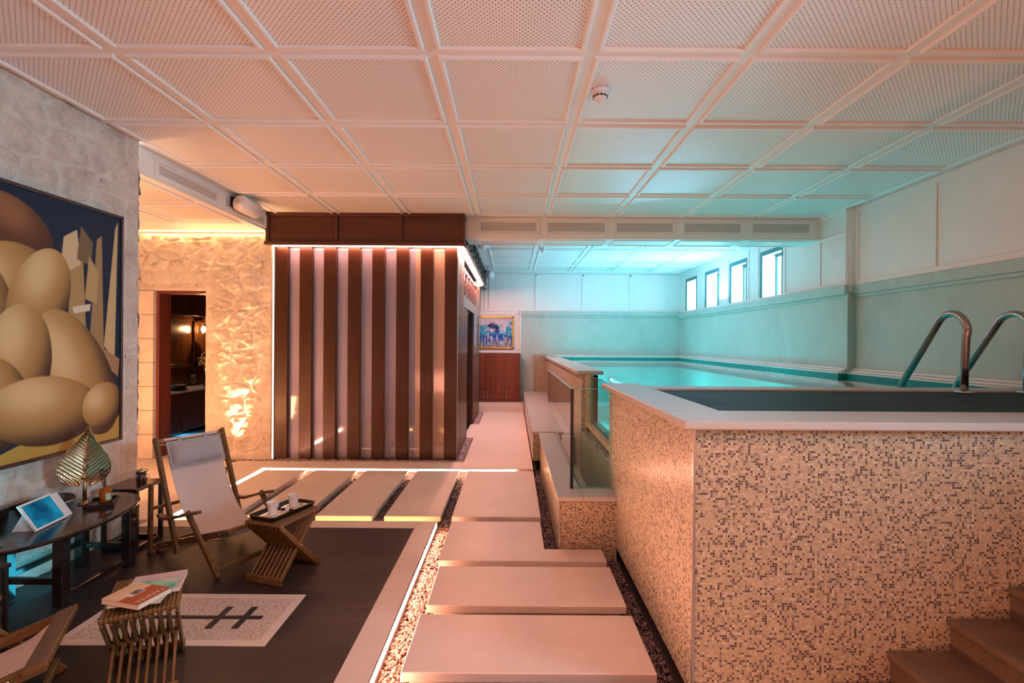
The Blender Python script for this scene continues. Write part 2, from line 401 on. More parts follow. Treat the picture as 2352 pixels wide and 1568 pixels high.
# pebbles (uncountable)
def ico(sub):
    import bmesh
    bm = bmesh.new(); bmesh.ops.create_icosphere(bm, subdivisions=sub, radius=1)
    v = np.array([p.co[:] for p in bm.verts]); f = [[q.index for q in p.verts] for p in bm.faces]; bm.free(); return v, np.array(f)
def pebbles(name, label, rects, size, dens, m, z0=-.113, lvl=1, layers=2, group=None):
    V0, F0 = ico(lvl); vs = []; fs = []; n = 0
    for (x0, x1, y0, y1) in rects:
        for L in range(layers):
            cnt = int((x1 - x0) * (y1 - y0) / (size * size) * dens)
            for i in range(cnt):
                s = size * random.uniform(.45, .85)
                A = np.array(Matrix.Rotation(random.uniform(0, 6.28), 3, 'Z') @ Matrix.Rotation(random.uniform(-.5, .5), 3, 'X'))
                D = np.diag([s * random.uniform(.75, 1.15), s * random.uniform(.5, .75), s * random.uniform(.35, .55)])
                P = V0 * (1 + rng.uniform(-.10, .10, (len(V0), 1))); P = P @ D @ A.T
                P += np.array([random.uniform(x0 + s * .6, x1 - s * .6), random.uniform(y0 + s * .6, y1 - s * .6), z0 + s * .35 + L * size * .55 + random.uniform(0, size * .3)])
                vs.append(P); fs.append(F0 + n); n += len(V0)
    V = np.concatenate(vs); F = np.concatenate(fs)
    b = MB(); b.v = [tuple(p) for p in V]; b.f = [tuple(int(i) for i in f) for f in F]; b.sm = [True] * len(b.f)
    o = b.build(name, m); tag(o, label, 'pebbles', group, 'stuff'); return o
def M_pebble(name, c1, c2, rough):
    t = NT(name); w = t.world(); v = t.n('ShaderNodeTexVoronoi'); v.inputs['Scale'].default_value = 55; t.l(w, v.inputs['Vector'])
    sp = t.n('ShaderNodeSeparateColor'); t.l(v.outputs['Color'], sp.inputs[0])
    t.bsdf(t.ramp(sp.outputs[0], [(.1, c1), (.9, c2)]), rough, bump=t.noise(w, 160, 2), bstr=.1, bdist=.002, spec=.6); return t.m
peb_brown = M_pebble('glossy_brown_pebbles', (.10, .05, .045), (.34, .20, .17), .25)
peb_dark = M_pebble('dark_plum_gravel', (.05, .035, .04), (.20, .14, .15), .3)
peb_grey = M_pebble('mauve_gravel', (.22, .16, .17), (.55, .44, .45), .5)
pebbles('pebble_bed', 'brown pebbles lit by the light strip along the plank deck', [(-.60, -.42, 1.7, 4.13)], .017, 1.5, peb_brown, lvl=2, z0=-.10)
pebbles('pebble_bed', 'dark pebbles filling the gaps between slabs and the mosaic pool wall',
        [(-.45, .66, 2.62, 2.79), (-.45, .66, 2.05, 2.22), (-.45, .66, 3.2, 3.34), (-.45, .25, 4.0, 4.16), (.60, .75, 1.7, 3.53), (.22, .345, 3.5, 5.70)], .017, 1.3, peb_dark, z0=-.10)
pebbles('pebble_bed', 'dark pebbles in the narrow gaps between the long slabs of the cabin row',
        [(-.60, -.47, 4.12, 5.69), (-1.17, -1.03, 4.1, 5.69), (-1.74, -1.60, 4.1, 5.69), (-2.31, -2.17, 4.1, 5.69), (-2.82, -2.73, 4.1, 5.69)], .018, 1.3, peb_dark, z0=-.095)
pebbles('gravel_strip', 'mauve gravel strip along the foot of the timber cabin and stone wall',
        [(-3.58, -.57, 6.0, 6.13), (-.69, -.575, 6.15, 7.5), (-.69, -.575, 8.8, 10.28)], .024, 2.0, peb_grey, z0=-.034, layers=2)

# LED strips of the floor
def led_strip(label, a, b, nrm, h=.04, m=led, z=-.045, name='light_strip'):
    t = thing(name, label, 'light strip', ((a[0] + b[0]) / 2, (a[1] + b[1]) / 2, z), 'warm light strips edging the pebble bed')
    n = Vector(nrm); mb = MB(); a = Vector((*a, z + h / 2)); b = Vector((*b, z + h / 2))
    mb.bar(a, b, .006, h, b=.001).build('channel', satin, t)
    e = .0045
    mb = MB(); mb.bar(a + n * e, b + n * e, .003, h - .008, b=.0005); mb.build('diffuser', m, t)
led_strip('warm light strip under the right edge of the plank deck border', (-.600, -1.6), (-.600, 4.0), (1, 0, 0))
led_strip('warm light strip along the far edge of the pebble bed before the cabin', (-2.80, 5.693), (.045, 5.693), (0, -1, 0), h=.035, z=-.038)
led_strip('slanting light strip at the left end of the pebble bed, behind the deck chair', (-2.825, 4.06), (-2.825, 5.68), (1, 0, 0), h=.075, z=-.08)
led_strip('light strip under the far edge of the deck border, lighting the slab fronts', (-2.78, 4.037), (-.62, 4.037), (0, 1, 0), h=.03, z=-.045, m=M_emit('amber_under_edge', (1, .50, .18), 26))

# ================================================================== CEILING
def frames(mb, x0, x1, y0, y1, z, w=.028, d=.018):
    """raised moulding ring under the ceiling"""
    xs = [(x0, y0), (x1, y0), (x1, y1), (x0, y1)]
    xi = [(x0 + w, y0 + w), (x1 - w, y0 + w), (x1 - w, y1 - w), (x0 + w, y1 - w)]
    e = .006
    def rg(o, k): return [(o[0][0] + k, o[0][1] + k), (o[1][0] - k, o[1][1] + k), (o[2][0] - k, o[2][1] - k), (o[3][0] + k, o[3][1] - k)]
    R = [([(p[0], p[1], z) for p in xs]), ([(p[0], p[1], z - d + e) for p in xs]), ([(p[0], p[1], z - d) for p in rg(xs, e)]),
         ([(p[0], p[1], z - d) for p in rg(xi, -e)]), ([(p[0], p[1], z - d + e) for p in xi]), ([(p[0], p[1], z - .001) for p in xi])]
    vs = sum(R, []); fs = []
    for k in range(5):
        for i in range(4):
            j = (i + 1) % 4; fs.append((k * 4 + i, k * 4 + 4 + i, k * 4 + 4 + j, k * 4 + j))
    mb.add(vs, fs)
PX, PY = .842, .855
cols = [-2.12 + PX * k for k in range(-1, 8)]
def ceil_panels(parent, xs, ys, z, xlim=None, ylim=None):
    for i in range(len(xs) - 1):
        for j in range(len(ys) - 1):
            x0, x1, y0, y1 = xs[i] + .03, xs[i + 1] - .03, ys[j] + .03, ys[j + 1] - .03
            if xlim: x0, x1 = max(x0, xlim[0]), min(x1, xlim[1])
            if ylim: y0, y1 = max(y0, ylim[0]), min(y1, ylim[1])
            if x1 - x0 < .12 or y1 - y0 < .12: continue
            mb = MB(); frames(mb, x0, x1, y0, y1, z); f = mb.build('ceiling_panel', white, parent)
            struct(f)
            q = MB(); q.add([(x0 + .028, y0 + .028, z - .004), (x1 - .028, y0 + .028, z - .004), (x1 - .028, y1 - .028, z - .004), (x0 + .028, y1 - .028, z - .004)], [(3, 2, 1, 0)])
            q.build('perforated_board', perf, f)
ce = struct(MB().box(-2.97, XR + .1, YF, 6.12, H, H + .12).build('ceiling', white))
ys = [2.65 + PY * k for k in range(-3, 5)]
ceil_panels(ce, cols, ys, H, xlim=(-2.84, 3.78), ylim=(-.3, 6.06))
ce2 = struct(MB().box(-3.05, XR + .1, 6.121, YB + .1, H, H + .12).build('ceiling', white))
ys2 = [6.55 + PY * k for k in range(0, 6)]
ceil_panels(ce2, cols, ys2, H, xlim=(-.40, 3.68), ylim=(6.5, YB - .05))
# dropped beam across
zb = 2.705
bm_ = struct(MB().box(-.60, XR - .08, 6.12, 6.52, zb, H).build('trim_3', white))
for k in range(5):
    x0 = -.43 + k * .833
    mb = MB(); frames_pts = None
    # frame ring on the vertical face
    y = 6.12; z0, z1 = 2.745, 2.955; w = .022
    x1 = x0 + .755
    for (a, b_, c, d) in ((x0, x1, z0, z0 + w), (x0, x1, z1 - w, z1), (x0, x0 + w, z0 + w, z1 - w), (x1 - w, x1, z0 + w, z1 - w)):
        mb.box(a, b_, y - .012, y, c, d, .003)
    v = thing('ceiling_vent', ['leftmost vent grille on the cross beam, beside the cabin fascia', 'second vent grille from the cabin on the cross beam',
        'middle vent grille on the cross beam', 'vent grille on the cross beam, second from the right wall', 'rightmost vent grille on the cross beam, by the right wall'][k],
        'vent', ((x0 + x1) / 2, y, z0), 'vent grilles on the cross beam')
    mb.build('frame', white, v)
    MB().box(x0 + .04, x1 - .04, y - .006, y, 2.80, 2.90).build('grille', ventm, v)
    mb = MB(); frames(mb, x0 + .0, x1, 6.16, 6.49, zb, .02, .012); o = struct(mb.build('ceiling_panel', white, bm_))
    q = MB(); q.add([(x0 + .02, 6.18, zb - .003), (x1 - .02, 6.18, zb - .003), (x1 - .02, 6.47, zb - .003), (x0 + .02, 6.47, zb - .003)], [(3, 2, 1, 0)]); q.build('perforated_board', perf, o)
# left recess soffit (lower ceiling) and bulkhead
zs = 2.76
so = struct(MB().box(-5.2, -2.97, 3.6, 6.12, zs, zs + .1).build('ceiling', white))
ceil_panels(so, [-5.2, -4.5, -3.75, -3.0], [3.95, 4.8, 5.62], zs, xlim=(-4.9, -3.03))
bk = struct(MB().box(-2.969, -2.95, 3.93, 6.12, zs, H).build('trim_4', white))
for k, (y0, y1) in enumerate(((4.12, 5.02), (5.10, 5.98))):
    v = thing('ceiling_vent', ['long vent grille on the left bulkhead nearest the stone wall', 'vent grille on the left bulkhead behind the white speaker'][k], 'vent', (-2.95, (y0 + y1) / 2, 2.79))
    mb = MB(); w = .018
    for (a, b_, c, d) in ((y0, y1, 2.79, 2.79 + w), (y0, y1, 2.94 - w, 2.94), (y0, y0 + w, 2.79 + w, 2.94 - w), (y1 - w, y1, 2.79 + w, 2.94 - w)):
        mb.box(-2.95, -2.938, a, b_, c, d, .003)
    mb.build('frame', white, v)
    MB().box(-2.95, -2.944, y0 + .05, y1 - .05, 2.83, 2.90).build('grille', ventm_s, v)
# smoke detector + dome camera
def smoke(x, y, z):
    t = thing('smoke_detector', 'round white smoke detector on the perforated ceiling', 'smoke detector', (x, y, z - .07))
    MB().lathe([(.052, z), (.055, z - .012), (.050, z - .03)], (x, y, 0), 32).build('base', plastic, t)
    MB().lathe([(.046, z - .03), (.044, z - .042), (.038, z - .056), (.030, z - .066), (.0, z - .068)], (x, y, 0), 32).build('cap', plastic, t)
    mb = MB()
    for k in range(12):
        a = k * PI / 6; mb.bar((x + .0435 * math.cos(a - .19), y + .0435 * math.sin(a - .19), z - .046), (x + .0435 * math.cos(a + .19), y + .0435 * math.sin(a + .19), z - .046), .005, .010, b=.001)
    mb.build('vent_slot', black, t)
smoke(.525, 3.03, H - .004)
t = thing('dome_camera', 'small white dome camera on the far ceiling above the walkway', 'camera', (.49, 8.1, H - .09))
MB().lathe([(.055, H), (.055, H - .022), (.04, H - .03)], (.49, 8.1, 0), 24).build('mount', plastic, t)
MB().lathe([(.04, H - .03), (.042, H - .05), (.03, H - .075), (0, H - .085)], (.49, 8.1, 0), 24).build('dome', plastic, t)

# ================================================================== WALLS
def rubble(u, v, cu=.30, cv=.21):
    """returns height 0..1 (stone) , mortar 0..1 for rubble masonry ; vectorised"""
    gu = u / cu; gv = v / cv; iu = np.floor(gu); iv = np.floor(gv)
    d1 = np.full(u.shape, 9.); d2 = np.full(u.shape, 9.); cid = np.zeros(u.shape)
    for a in (-2, -1, 0, 1, 2):
        for b in (-1, 0, 1):
            ju = iu + a; jv = iv + b
            h1 = np.modf(np.sin(ju * 127.1 + jv * 311.7) * 43758.5453)[0]; h2 = np.modf(np.sin(ju * 269.5 + jv * 183.3) * 43758.5453)[0]
            pu = ju + .5 + h1 * .42 + .5 * (jv % 2); pv = jv + .5 + h2 * .32
            ex = np.abs(gu - pu) * 1.0; ey = np.abs(gv - pv) * .98
            d = (ex ** 2.4 + ey ** 2.4) ** (1 / 2.4)
            nd = d < d1; d2 = np.where(nd, d1, np.minimum(d2, d)); cid = np.where(nd, h1 + h2 * 3, cid); d1 = np.where(nd, d, d1)
    e = d2 - d1; s = np.clip((e - .05) / .11, 0, 1); s = s * s * (3 - 2 * s)
    return s, 1 - s, cid
def ashlar(u, v, bu=.42, bv=.29):
    r = np.floor(v / bv); uu = u / bu + .5 * (r % 2); fu = np.abs(np.modf(np.abs(uu))[0] - .5); fv = np.abs(np.modf(np.abs(v / bv))[0] - .5)
    e = np.minimum((.5 - fu) * bu, (.5 - fv) * bv); s = np.clip(e / .012, 0, 1)
    return s, 1 - s
def stone_face(mb, mort, o, U, V, N, w, h, res, amp, off=(0, 0), keep=None, ash=None, rough=1.0):
    nu, nv = max(2, int(w / res)), max(2, int(h / res))
    u, v = np.meshgrid(np.linspace(0, w, nu + 1), np.linspace(0, h, nv + 1))
    s, mo, cid = rubble(u + off[0] + .03 * np.sin(v * 9), v + off[1] + .02 * np.sin(u * 7))
    tilt = (np.modf(cid * 7.3)[0]) * .35
    nz = np.zeros(u.shape); nz2 = np.zeros(u.shape)
    for j in range(nv + 1):
        for i in range(nu + 1):
            p = Vector(((u[j, i] + off[0]) * 7, (v[j, i] + off[1]) * 9, off[0]))
            nz[j, i] = mnoise.fractal(p, .8, 2.1, 4)
            nz2[j, i] = mnoise.ridged_multi_fractal(p * .9, .8, 2.0, 3, .8, 1.6)
    hgt = s * (.50 + tilt * .6 + .34 * nz - .30 * np.clip(nz2 - 1, -1, 1) * rough) + mo * (.42 + .16 * nz)
    if ash is not None:
        a_s, a_m = ashlar(u + off[0], v + off[1]); k = ash(u, v)
        ha = .5 + .12 * nz * 1.2 - .12 * a_m; hgt = hgt * (1 - k) + ha * k; mo = mo * (1 - k) + a_m * k
    hgt = hgt * amp; o = np.array(o); U = np.array(U); V = np.array(V); N = np.array(N)
    P = o + u[..., None] * U + v[..., None] * V + hgt[..., None] * N
    n0 = len(mb.v); mb.v += [tuple(p) for p in P.reshape(-1, 3)]; mort += mo.reshape(-1).tolist()
    fl = np.dot(np.cross(U, V), N) < 0
    for j in range(nv):
        for i in range(nu):
            if keep and not keep(u[j, i] + w / nu / 2, v[j, i] + h / nv / 2): continue
            q = [n0 + j * (nu + 1) + i, n0 + j * (nu + 1) + i + 1, n0 + (j + 1) * (nu + 1) + i + 1, n0 + (j + 1) * (nu + 1) + i]
            mb.f.append(tuple(q[::-1] if fl else q)); mb.sm.append(True)
def stone_build(mb, mort, name):
    o = mb.build(name, stone_mat); at = o.data.attributes.new('mortar', 'FLOAT', 'POINT')
    mort = mort + [0.0] * (len(o.data.vertices) - len(mort))
    at.data.foreach_set('value', mort[:len(o.data.vertices)]); return struct(o)
# left wall carrying the painting (stone all round)
mb = MB(); mo = []
stone_face(mb, mo, (XL - .02, YF, 0), (0, 1, 0), (0, 0, 1), (1, 0, 0), 3.87 - YF, H, .015, .052, (3.1, .4), ash=lambda u, v: np.clip((u - (3.87 - YF - .33) + .06 * np.sin(v * 21)) / .02, 0, 1))
stone_face(mb, mo, (XL + .005, 3.845, 0), (-1, 0, 0), (0, 0, 1), (0, 1, 0), 2.0, zs, .03, .05, (1.1, 4.4))
n0 = len(mb.v); mb.box(-4.9, XL - .03, YF, 3.84, 0, H); mo += [0] * (len(mb.v) - n0)
stone_build(mb, mo, 'wall_left')
# recess: back wall with the doorway
Yw = 6.12; wl = -4.60; wr = -2.935
dx0, dx1, dz = -4.36, -3.735, 2.045
mb = MB(); mo = []
stone_face(mb, mo, (wl, Yw, 0), (1, 0, 0), (0, 0, 1), (0, -1, 0), wr - wl, zs, .0115, .040, (7.3, 2.2),
           keep=lambda u, v: not (wl + u < dx1 and wl + u > dx0 - .19 and v < dz + .03),
           ash=lambda u, v: np.clip(np.maximum((u - (wr - wl - .17) + .05 * np.sin(v * 23)) / .02, ((dx1 - wl + .16 + .05 * np.sin(v * 19)) - u) / .02 * (v < 2.3)), 0, 1), rough=1.8)
n0 = len(mb.v)
mb.box(dx1, wr, Yw + .002, Yw + .2, 0, zs).box(wl - .3, dx1, Yw + .002, Yw + .2, dz + .03, zs).box(wl - .3, dx0 - .19, Yw + .002, Yw + .2, 0, zs)
mb.box(-2.945, -2.925, 6.08, 6.34, 0, zs)
mo += [0] * (len(mb.v) - n0); stone_build(mb, mo, 'wall_back')
mb = MB(); mo = []
stone_face(mb, mo, (-4.575, 3.9, 0), (0, 1, 0), (0, 0, 1), (1, 0, 0), 2.25, zs, .025, .05, (5.3, 1.2), rough=1.6)
n0 = len(mb.v); mb.box(-4.9, -4.58, 3.84, 6.2, 0, zs); mo += [0] * (len(mb.v) - n0)
stone_build(mb, mo, 'wall_left')
# smooth door surround (reveal blocks)
mb = MB()
for k in range(7):
    z0 = k * .292; mb.box(dx0 - .19, dx0 - .005, Yw - .035, Yw + .2, z0 + .002, z0 + .29, .004)
mb.box(dx0 - .19, dx1 + .02, Yw - .02, Yw + .2, dz - .0, dz + .045, .004)
struct(mb.build('trim_5', smooth_stone))
d = struct(MB().box(dx0 - .005, dx0 + .03, Yw + .02, Yw + .24, 0, dz - .002, .003).box(dx0 + .03, dx1, Yw + .02, Yw + .24, dz - .03, dz - .002, .003).build('door_1', cab_wood))

# the panelled room behind the doorway
pw = M_wood('panelled_oak', (.05, .018, .008), (.16, .058, .020), .22, 'Z', 3, coat=.3)
struct(MB().box(-5.15, -5.052, 6.33, 9.4, 0, 2.6).build('wall_left', pw)); struct(MB().box(-5.05, -3.0, 9.3, 9.4, 0, 2.6).build('wall_back', pw)); struct(MB().box(-3.1, -3.0, 6.33, 9.3, 0, 2.6).build('wall_right', pw))
struct(MB().box(-5.1, -3.0, 6.33, 9.4, 2.58, 2.65).build('ceiling', fascia_wood))
struct(MB().box(-5.1, -3.0, 6.1, 9.4, -.115, -.001).build('floor', tile))
mb = MB()
for y in (6.45, 7.05, 7.95, 8.85):
    mb.box(-5.05, -5.02, y - .035, y + .035, .8, 2.5, .004)
mb.box(-5.05, -5.02, 6.35, 9.3, 1.02, 1.08, .004).box(-5.05, -5.015, 6.35, 9.3, 1.75, 1.80, .004)
struct(mb.build('trim_6', pw))
t = thing('wall_cupboard', 'brown wooden cupboard high on the wall of the room behind the doorway', 'cupboard', (-4.93, 7.5, 1.80))
MB().box(-5.05, -4.84, 6.5, 9.2, 1.80, 2.55).build('body', pw, t)
for (a, b_) in ((6.52, 7.10), (7.12, 7.98), (8.0, 8.9)):
    MB().box(-4.84, -4.82, a, b_, 1.81, 2.54, .005).build('door', pw, t)
t = thing('counter_cabinet', 'floating dark wood counter with pale top in the room behind the doorway', 'cabinet', (-4.82, 7.6, .16))
MB().box(-5.05, -4.62, 6.4, 9.2, .16, .70).build('body', fascia_wood, t)
MB().box(-5.05, -4.60, 6.4, 9.2, .70, .73, .004).build('worktop', smooth_stone, t)
for (a, b_) in ((6.42, 6.98), (7.0, 7.9), (7.92, 8.8)):
    d = MB().box(-4.62, -4.60, a, b_, .17, .69, .004).build('door', fascia_wood, t)
# wall sconce lamp
t = thing('wall_lamp', 'square glass wall lantern glowing in the room behind the doorway', 'lamp', (-4.95, 8.0, 1.45))
mb = MB(); zc = 1.45
for (a, b_) in ((-4.99, 7.94), (-4.87, 7.94), (-4.99, 8.06), (-4.87, 8.06)): mb.bar((a, b_, zc), (a, b_, zc + .26), .008, .008)
mb.box(-5.0, -4.86, 7.93, 8.07, zc - .008, zc + .004).box(-5.0, -4.86, 7.93, 8.07, zc + .256, zc + .268).bar((-5.05, 8.0, zc + .3), (-4.93, 8.0, zc + .3), .02, .012)
mb.bar((-4.93, 8.0, zc + .3), (-4.93, 8.0, zc + .26), .01, .01).build('frame', bronze, t)
MB().lathe([(0, zc + .10), (.03, zc + .13), (.035, zc + .17), (.02, zc + .21), (0, zc + .22)], (-4.93, 8.0, 0), 16).build('bulb', M_emit('sconce_bulb', (1, .55, .28), 60), t)
# items on counter
t = thing('wine_glass', 'stemmed clear glass standing on the counter beyond the doorway', 'glass', (-4.72, 7.42, .73))
MB().lathe([(.036, .731), (.034, .734), (.006, .74), (.005, .80), (.03, .82), (.045, .85), (.05, .90), (.046, .96), (.044, .96), (.048, .90), (.043, .852), (0, .83)], (-4.72, 7.42, 0), 24).build('bowl', drink_glass, t)
t = thing('serving_tray', 'black footed warming tray on the counter beyond the doorway', 'tray', (-4.75, 7.05, .73))
MB().lathe([(.02, .731), (.07, .731), (.10, .745), (.165, .75), (.17, .757), (.10, .757), (0, .755)], (-4.75, 7.05, 0), 24).build('base', black, t)
MB().lathe([(.12, .757), (.14, .77), (.14, .805), (.12, .812), (0, .812)], (-4.75, 7.05, 0), 24).build('warmer', iron, t)
t = thing('jar', 'dark jar at the left end of the counter beyond the doorway', 'jar', (-4.74, 6.72, .73))
MB().lathe([(.045, .73), (.05, .75), (.05, .81), (.04, .825)], (-4.74, 6.72, 0), 20).build('body', drink_glass, t)
MB().lathe([(.047, .825), (.047, .85), (0, .852)], (-4.74, 6.72, 0), 20).build('lid', iron, t)
t = thing('flower_vase', 'silver vase with golden bead flowers on the counter beyond the doorway', 'vase', (-4.74, 7.78, .73))
MB().lathe([(.05, .73), (.045, .74), (.018, .76), (.016, .84), (.04, .93), (.06, .99), (.05, 1.03), (0, 1.02)], (-4.74, 7.78, 0), 24).build('vase', steel, t)
mb = MB(); vI, fI = ico(1)
for k in range(90):
    a = random.uniform(0, 6.28); r = random.uniform(.0, .13); z = 1.06 + random.uniform(0, .22) * (1 - r * 4)
    mb.add([tuple(np.array(p) * .013 + np.array((-4.74 + r * math.cos(a), 7.78 + r * math.sin(a), z))) for p in vI], [tuple(int(i) for i in f) for f in fI], True)
for k in range(9):
    a = k * .7; mb.tube([(-4.74, 7.78, 1.0), (-4.74 + .08 * math.cos(a), 7.78 + .08 * math.sin(a), 1.10)], .003, 6)
mb.build('flowers', M_plain('gold_beads', (.6, .38, .12), .35, .5), t)['kind'] = 'stuff'

# right wall : marble below, white boards above, pilaster step, four windows
wins = [(10.17, 10.80), (9.08, 9.72), (8.00, 8.63), (6.94, 7.57)]; wz0, wz1 = 2.13, 2.79
mb = MB(); mb.box(XR, XR + .3, YF, 5.6, 0, 2.03).box(XR2, XR + .3, 5.6, YB + .2, 0, 2.03)
struct(mb.build('wall_right', marble))
mb = MB(); mb.box(XR, XR + .3, YF, 5.6, 2.03, H).box(XR2, XR + .3, 5.6, 6.94, 2.03, H)
yy = [6.94, 7.57, 8.00, 8.63, 9.08, 9.72, 10.17, 10.80]
for a, b_ in ((7.57, 8.00), (8.63, 9.08), (9.72, 10.17), (10.80, YB + .2)): mb.box(XR2, XR + .3, a, b_, 2.03, H)
for a, b_ in wins: mb.box(XR2, XR + .3, a, b_, 2.03, wz0).box(XR2, XR + .3, a, b_, wz1, H)
struct(mb.build('wall_right', white))
area_q = []
for k, (a, b_) in enumerate(wins):
    mb = MB(); w = .062; xx = XR2 - .012
    mb.box(xx, XR2 + .0, a, b_, wz1 - w + .02, wz1 + .02, .003).box(xx, XR2, b_ - w, b_, wz0, wz1 + .02 - w, .003).box(xx, XR2, a, a + .02, wz0, wz1 + .02 - w, .003)
    o = struct(mb.build('window_%d' % (k + 1), teal_frame))
    mb = MB(); x2 = XR2 + .23
    mb.box(x2, x2 + .03, a, b_, wz1 - .04, wz1).box(x2, x2 + .03, a, b_, wz0, wz0 + .03).box(x2, x2 + .03, a, a + .04, wz0 + .03, wz1 - .04).box(x2, x2 + .03, b_ - .014, b_, wz0 + .03, wz1 - .04)
    mb.build('window_frame', teal_frame, o)
    area_q.append((a + b_) / 2)
    MB().box(x2 + .012, x2 + .018, a + .04, b_ - .014, wz0 + .03, wz1 - .04).build('pane', clear, o)
# moulded battens on right wall
mb = MB()
def batten_y(mb, x, y, z0, z1, w=.05, d=.014): mb.box(x - d, x, y - w / 2, y + w / 2, z0, z1, .004)
for y in (4.55, 3.2, 1.8, .4): batten_y(mb, XR, y, 2.1551, H - .0701)
batten_y(mb, XR, 5.575, 2.1, H)
mb.box(XR - .014, XR, YF, 5.55, H - .07, H - .015, .004).box(XR - .014, XR, YF, 5.55, 2.10, 2.155, .004)
for y in (5.63, 6.1, 6.88, 7.63, 7.94, 8.69, 9.02, 9.78, 10.11, 10.86): batten_y(mb, XR2, y, 2.1501, H - .0501, .03, .01)
mb.box(XR2 - .012, XR2, 5.6, 6.9, 2.10, 2.15, .003).box(XR2 - .03, XR2, 5.6, YB, H - .05, H, .006).box(XR2 - .012, XR2, 5.62, 6.1, 2.68, 2.71, .003).box(XR2 - .012, XR2, 6.55, 6.9, 2.84, 2.87, .003)
struct(mb.build('trim_7', white))
mb = MB()   # marble cornice
def cornice_y(mb, x, y0, y1):
    mb.box(x - .035, x, y0, y1, 2.0, 2.10, .005).box(x - .02, x, y0, y1, 1.965, 2.0, .006)
cornice_y(mb, XR, YF, 5.6); cornice_y(mb, XR2, 5.56, YB)
mb.box(XR2 - .06, XR2 - .03, 5.56, 6.9, 2.0, 2.105, .005)
mb.box(.20, XR2, YB - .045, YB, 2.04, 2.13, .005).box(.20, XR2, YB - .025, YB, 2.0, 2.04, .005)
struct(mb.build('trim_8', marble))
# stepped ledge round the water
ledge_m = M_plain('pale_stone_ledge', (.72, .70, .66), .35, var=.04)
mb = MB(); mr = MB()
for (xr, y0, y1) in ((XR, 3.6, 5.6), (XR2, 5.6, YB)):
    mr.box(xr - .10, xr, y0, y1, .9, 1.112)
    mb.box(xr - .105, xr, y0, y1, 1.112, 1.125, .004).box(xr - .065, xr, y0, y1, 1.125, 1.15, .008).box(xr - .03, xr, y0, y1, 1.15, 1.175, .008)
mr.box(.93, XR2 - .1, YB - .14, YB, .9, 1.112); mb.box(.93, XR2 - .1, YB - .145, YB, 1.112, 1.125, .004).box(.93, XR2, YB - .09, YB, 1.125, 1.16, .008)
struct(mr.build('pool_basin', M_plain('dark_teal_waterline_tile', (.015, .20, .19), .25, var=.15, scale=20)))  # teal pool tile, its colour darkened for the shade under the ledge
struct(mb.build('trim_9', ledge_m))
# far back wall
struct(MB().box(.20, XR, YB, YB + .2, -.1, 2.05).build('wall_back', marble))
struct(MB().box(-3.0, .20, YB, YB + .2, -.1, H).box(.20, XR, YB, YB + .2, 2.05, H).build('wall_back', white))
mb = MB()
for x in (.53, 1.58, 2.64, -.50):
    mb.box(x - .025, x + .025, YB - .014, YB, 2.16, H - .03, .004)
mb.box(-.8, XR2, YB - .014, YB, H - .06, H - .02, .004).box(-.8, XR2, YB - .016, YB, 2.12, 2.16, .004)
mb.box(-.9, .20, YB - .03, YB, 1.19, 1.235, .006).box(-.9, .2, YB - .015, YB, 1.26, 1.275, .003).box(-.9, .12, YB - .015, YB, 2.06, 2.075, .003).box(.11, .125, YB - .015, YB, 1.27, 2.07, .003)
mb.box(.17, .20, YB - .035, YB, .13, 2.15, .004).box(-.62, -.60, YB - .015, YB, 2.16, H - .05, .003).box(-.70, -.68, YB - .015, YB, 2.16, H - .05, .003)
struct(mb.build('trim_10', white))
# far cabinet
t = thing('cabinet', 'low mahogany cupboard with slim steel handles under the blue abstract picture', 'cabinet', (-.3, YB - .2, .13))
MB().box(-.84, .19, YB - .28, YB - .005, .13, 1.185, .004).build('body', cab_wood, t)
MB().box(-.84, .195, YB - .30, YB - .28, .13, .17, .004).build('plinth', cab_wood, t)
for k, (a, b_) in enumerate(((-.79, -.575), (-.57, -.36), (-.355, -.155), (-.15, .17))):
    d = MB().box(a, b_, YB - .295, YB - .28, .18, 1.17, .002).build('door', cab_wood, t)
    hx = (b_ - .035) if k % 2 == 0 else (a + .035)
    MB().tube([(hx, YB - .305, .22), (hx, YB - .32, .225), (hx, YB - .32, .365), (hx, YB - .305, .37)], .006, 8).build('handle', steel, d)
# wall behind camera and side closure
struct(MB().box(-5.2, XR + .2, YF - .2, YF, -.1, H + .1).build('wall_front', white))
struct(MB().box(-3.0, -2.75, 6.34, YB, -.1, H).build('wall_left', white))

# ================================================================== PAINTINGS
def canvas_obj(name, parent, o, U, V, w, h, nu, nv, fn):
    u, v = np.meshgrid(np.linspace(0, 1, nu + 1), np.linspace(0, 1, nv + 1))
    P = np.array(o) + u[..., None] * np.array(U) * w + v[..., None] * np.array(V) * h
    mb = MB(); mb.v = [tuple(p) for p in P.reshape(-1, 3)]
    for j in range(nv):
        for i in range(nu):
            mb.f.append((j * (nu + 1) + i, j * (nu + 1) + i + 1, (j + 1) * (nu + 1) + i + 1, (j + 1) * (nu + 1) + i)); mb.sm.append(False)
    t = NT(name + '_paint'); a = t.n('ShaderNodeAttribute', attribute_name='paint')
    t.bsdf(a.outputs['Color'], .62, bump=t.noise(t.world(), 120, 3), bstr=.12, bdist=.002, spec=.25)
    ob = mb.build(name, t.m, parent)
    col = np.ones((u.size, 4)); col[:, :3] = fn(u, v).reshape(-1, 3)
    ca = ob.data.color_attributes.new('paint', 'FLOAT_COLOR', 'POINT'); ca.data.foreach_set('color', col.reshape(-1).astype(np.float32)); return ob
def sm(a, b, x): t_ = np.clip((x - a) / (b - a), 0, 1); return t_ * t_ * (3 - 2 * t_)
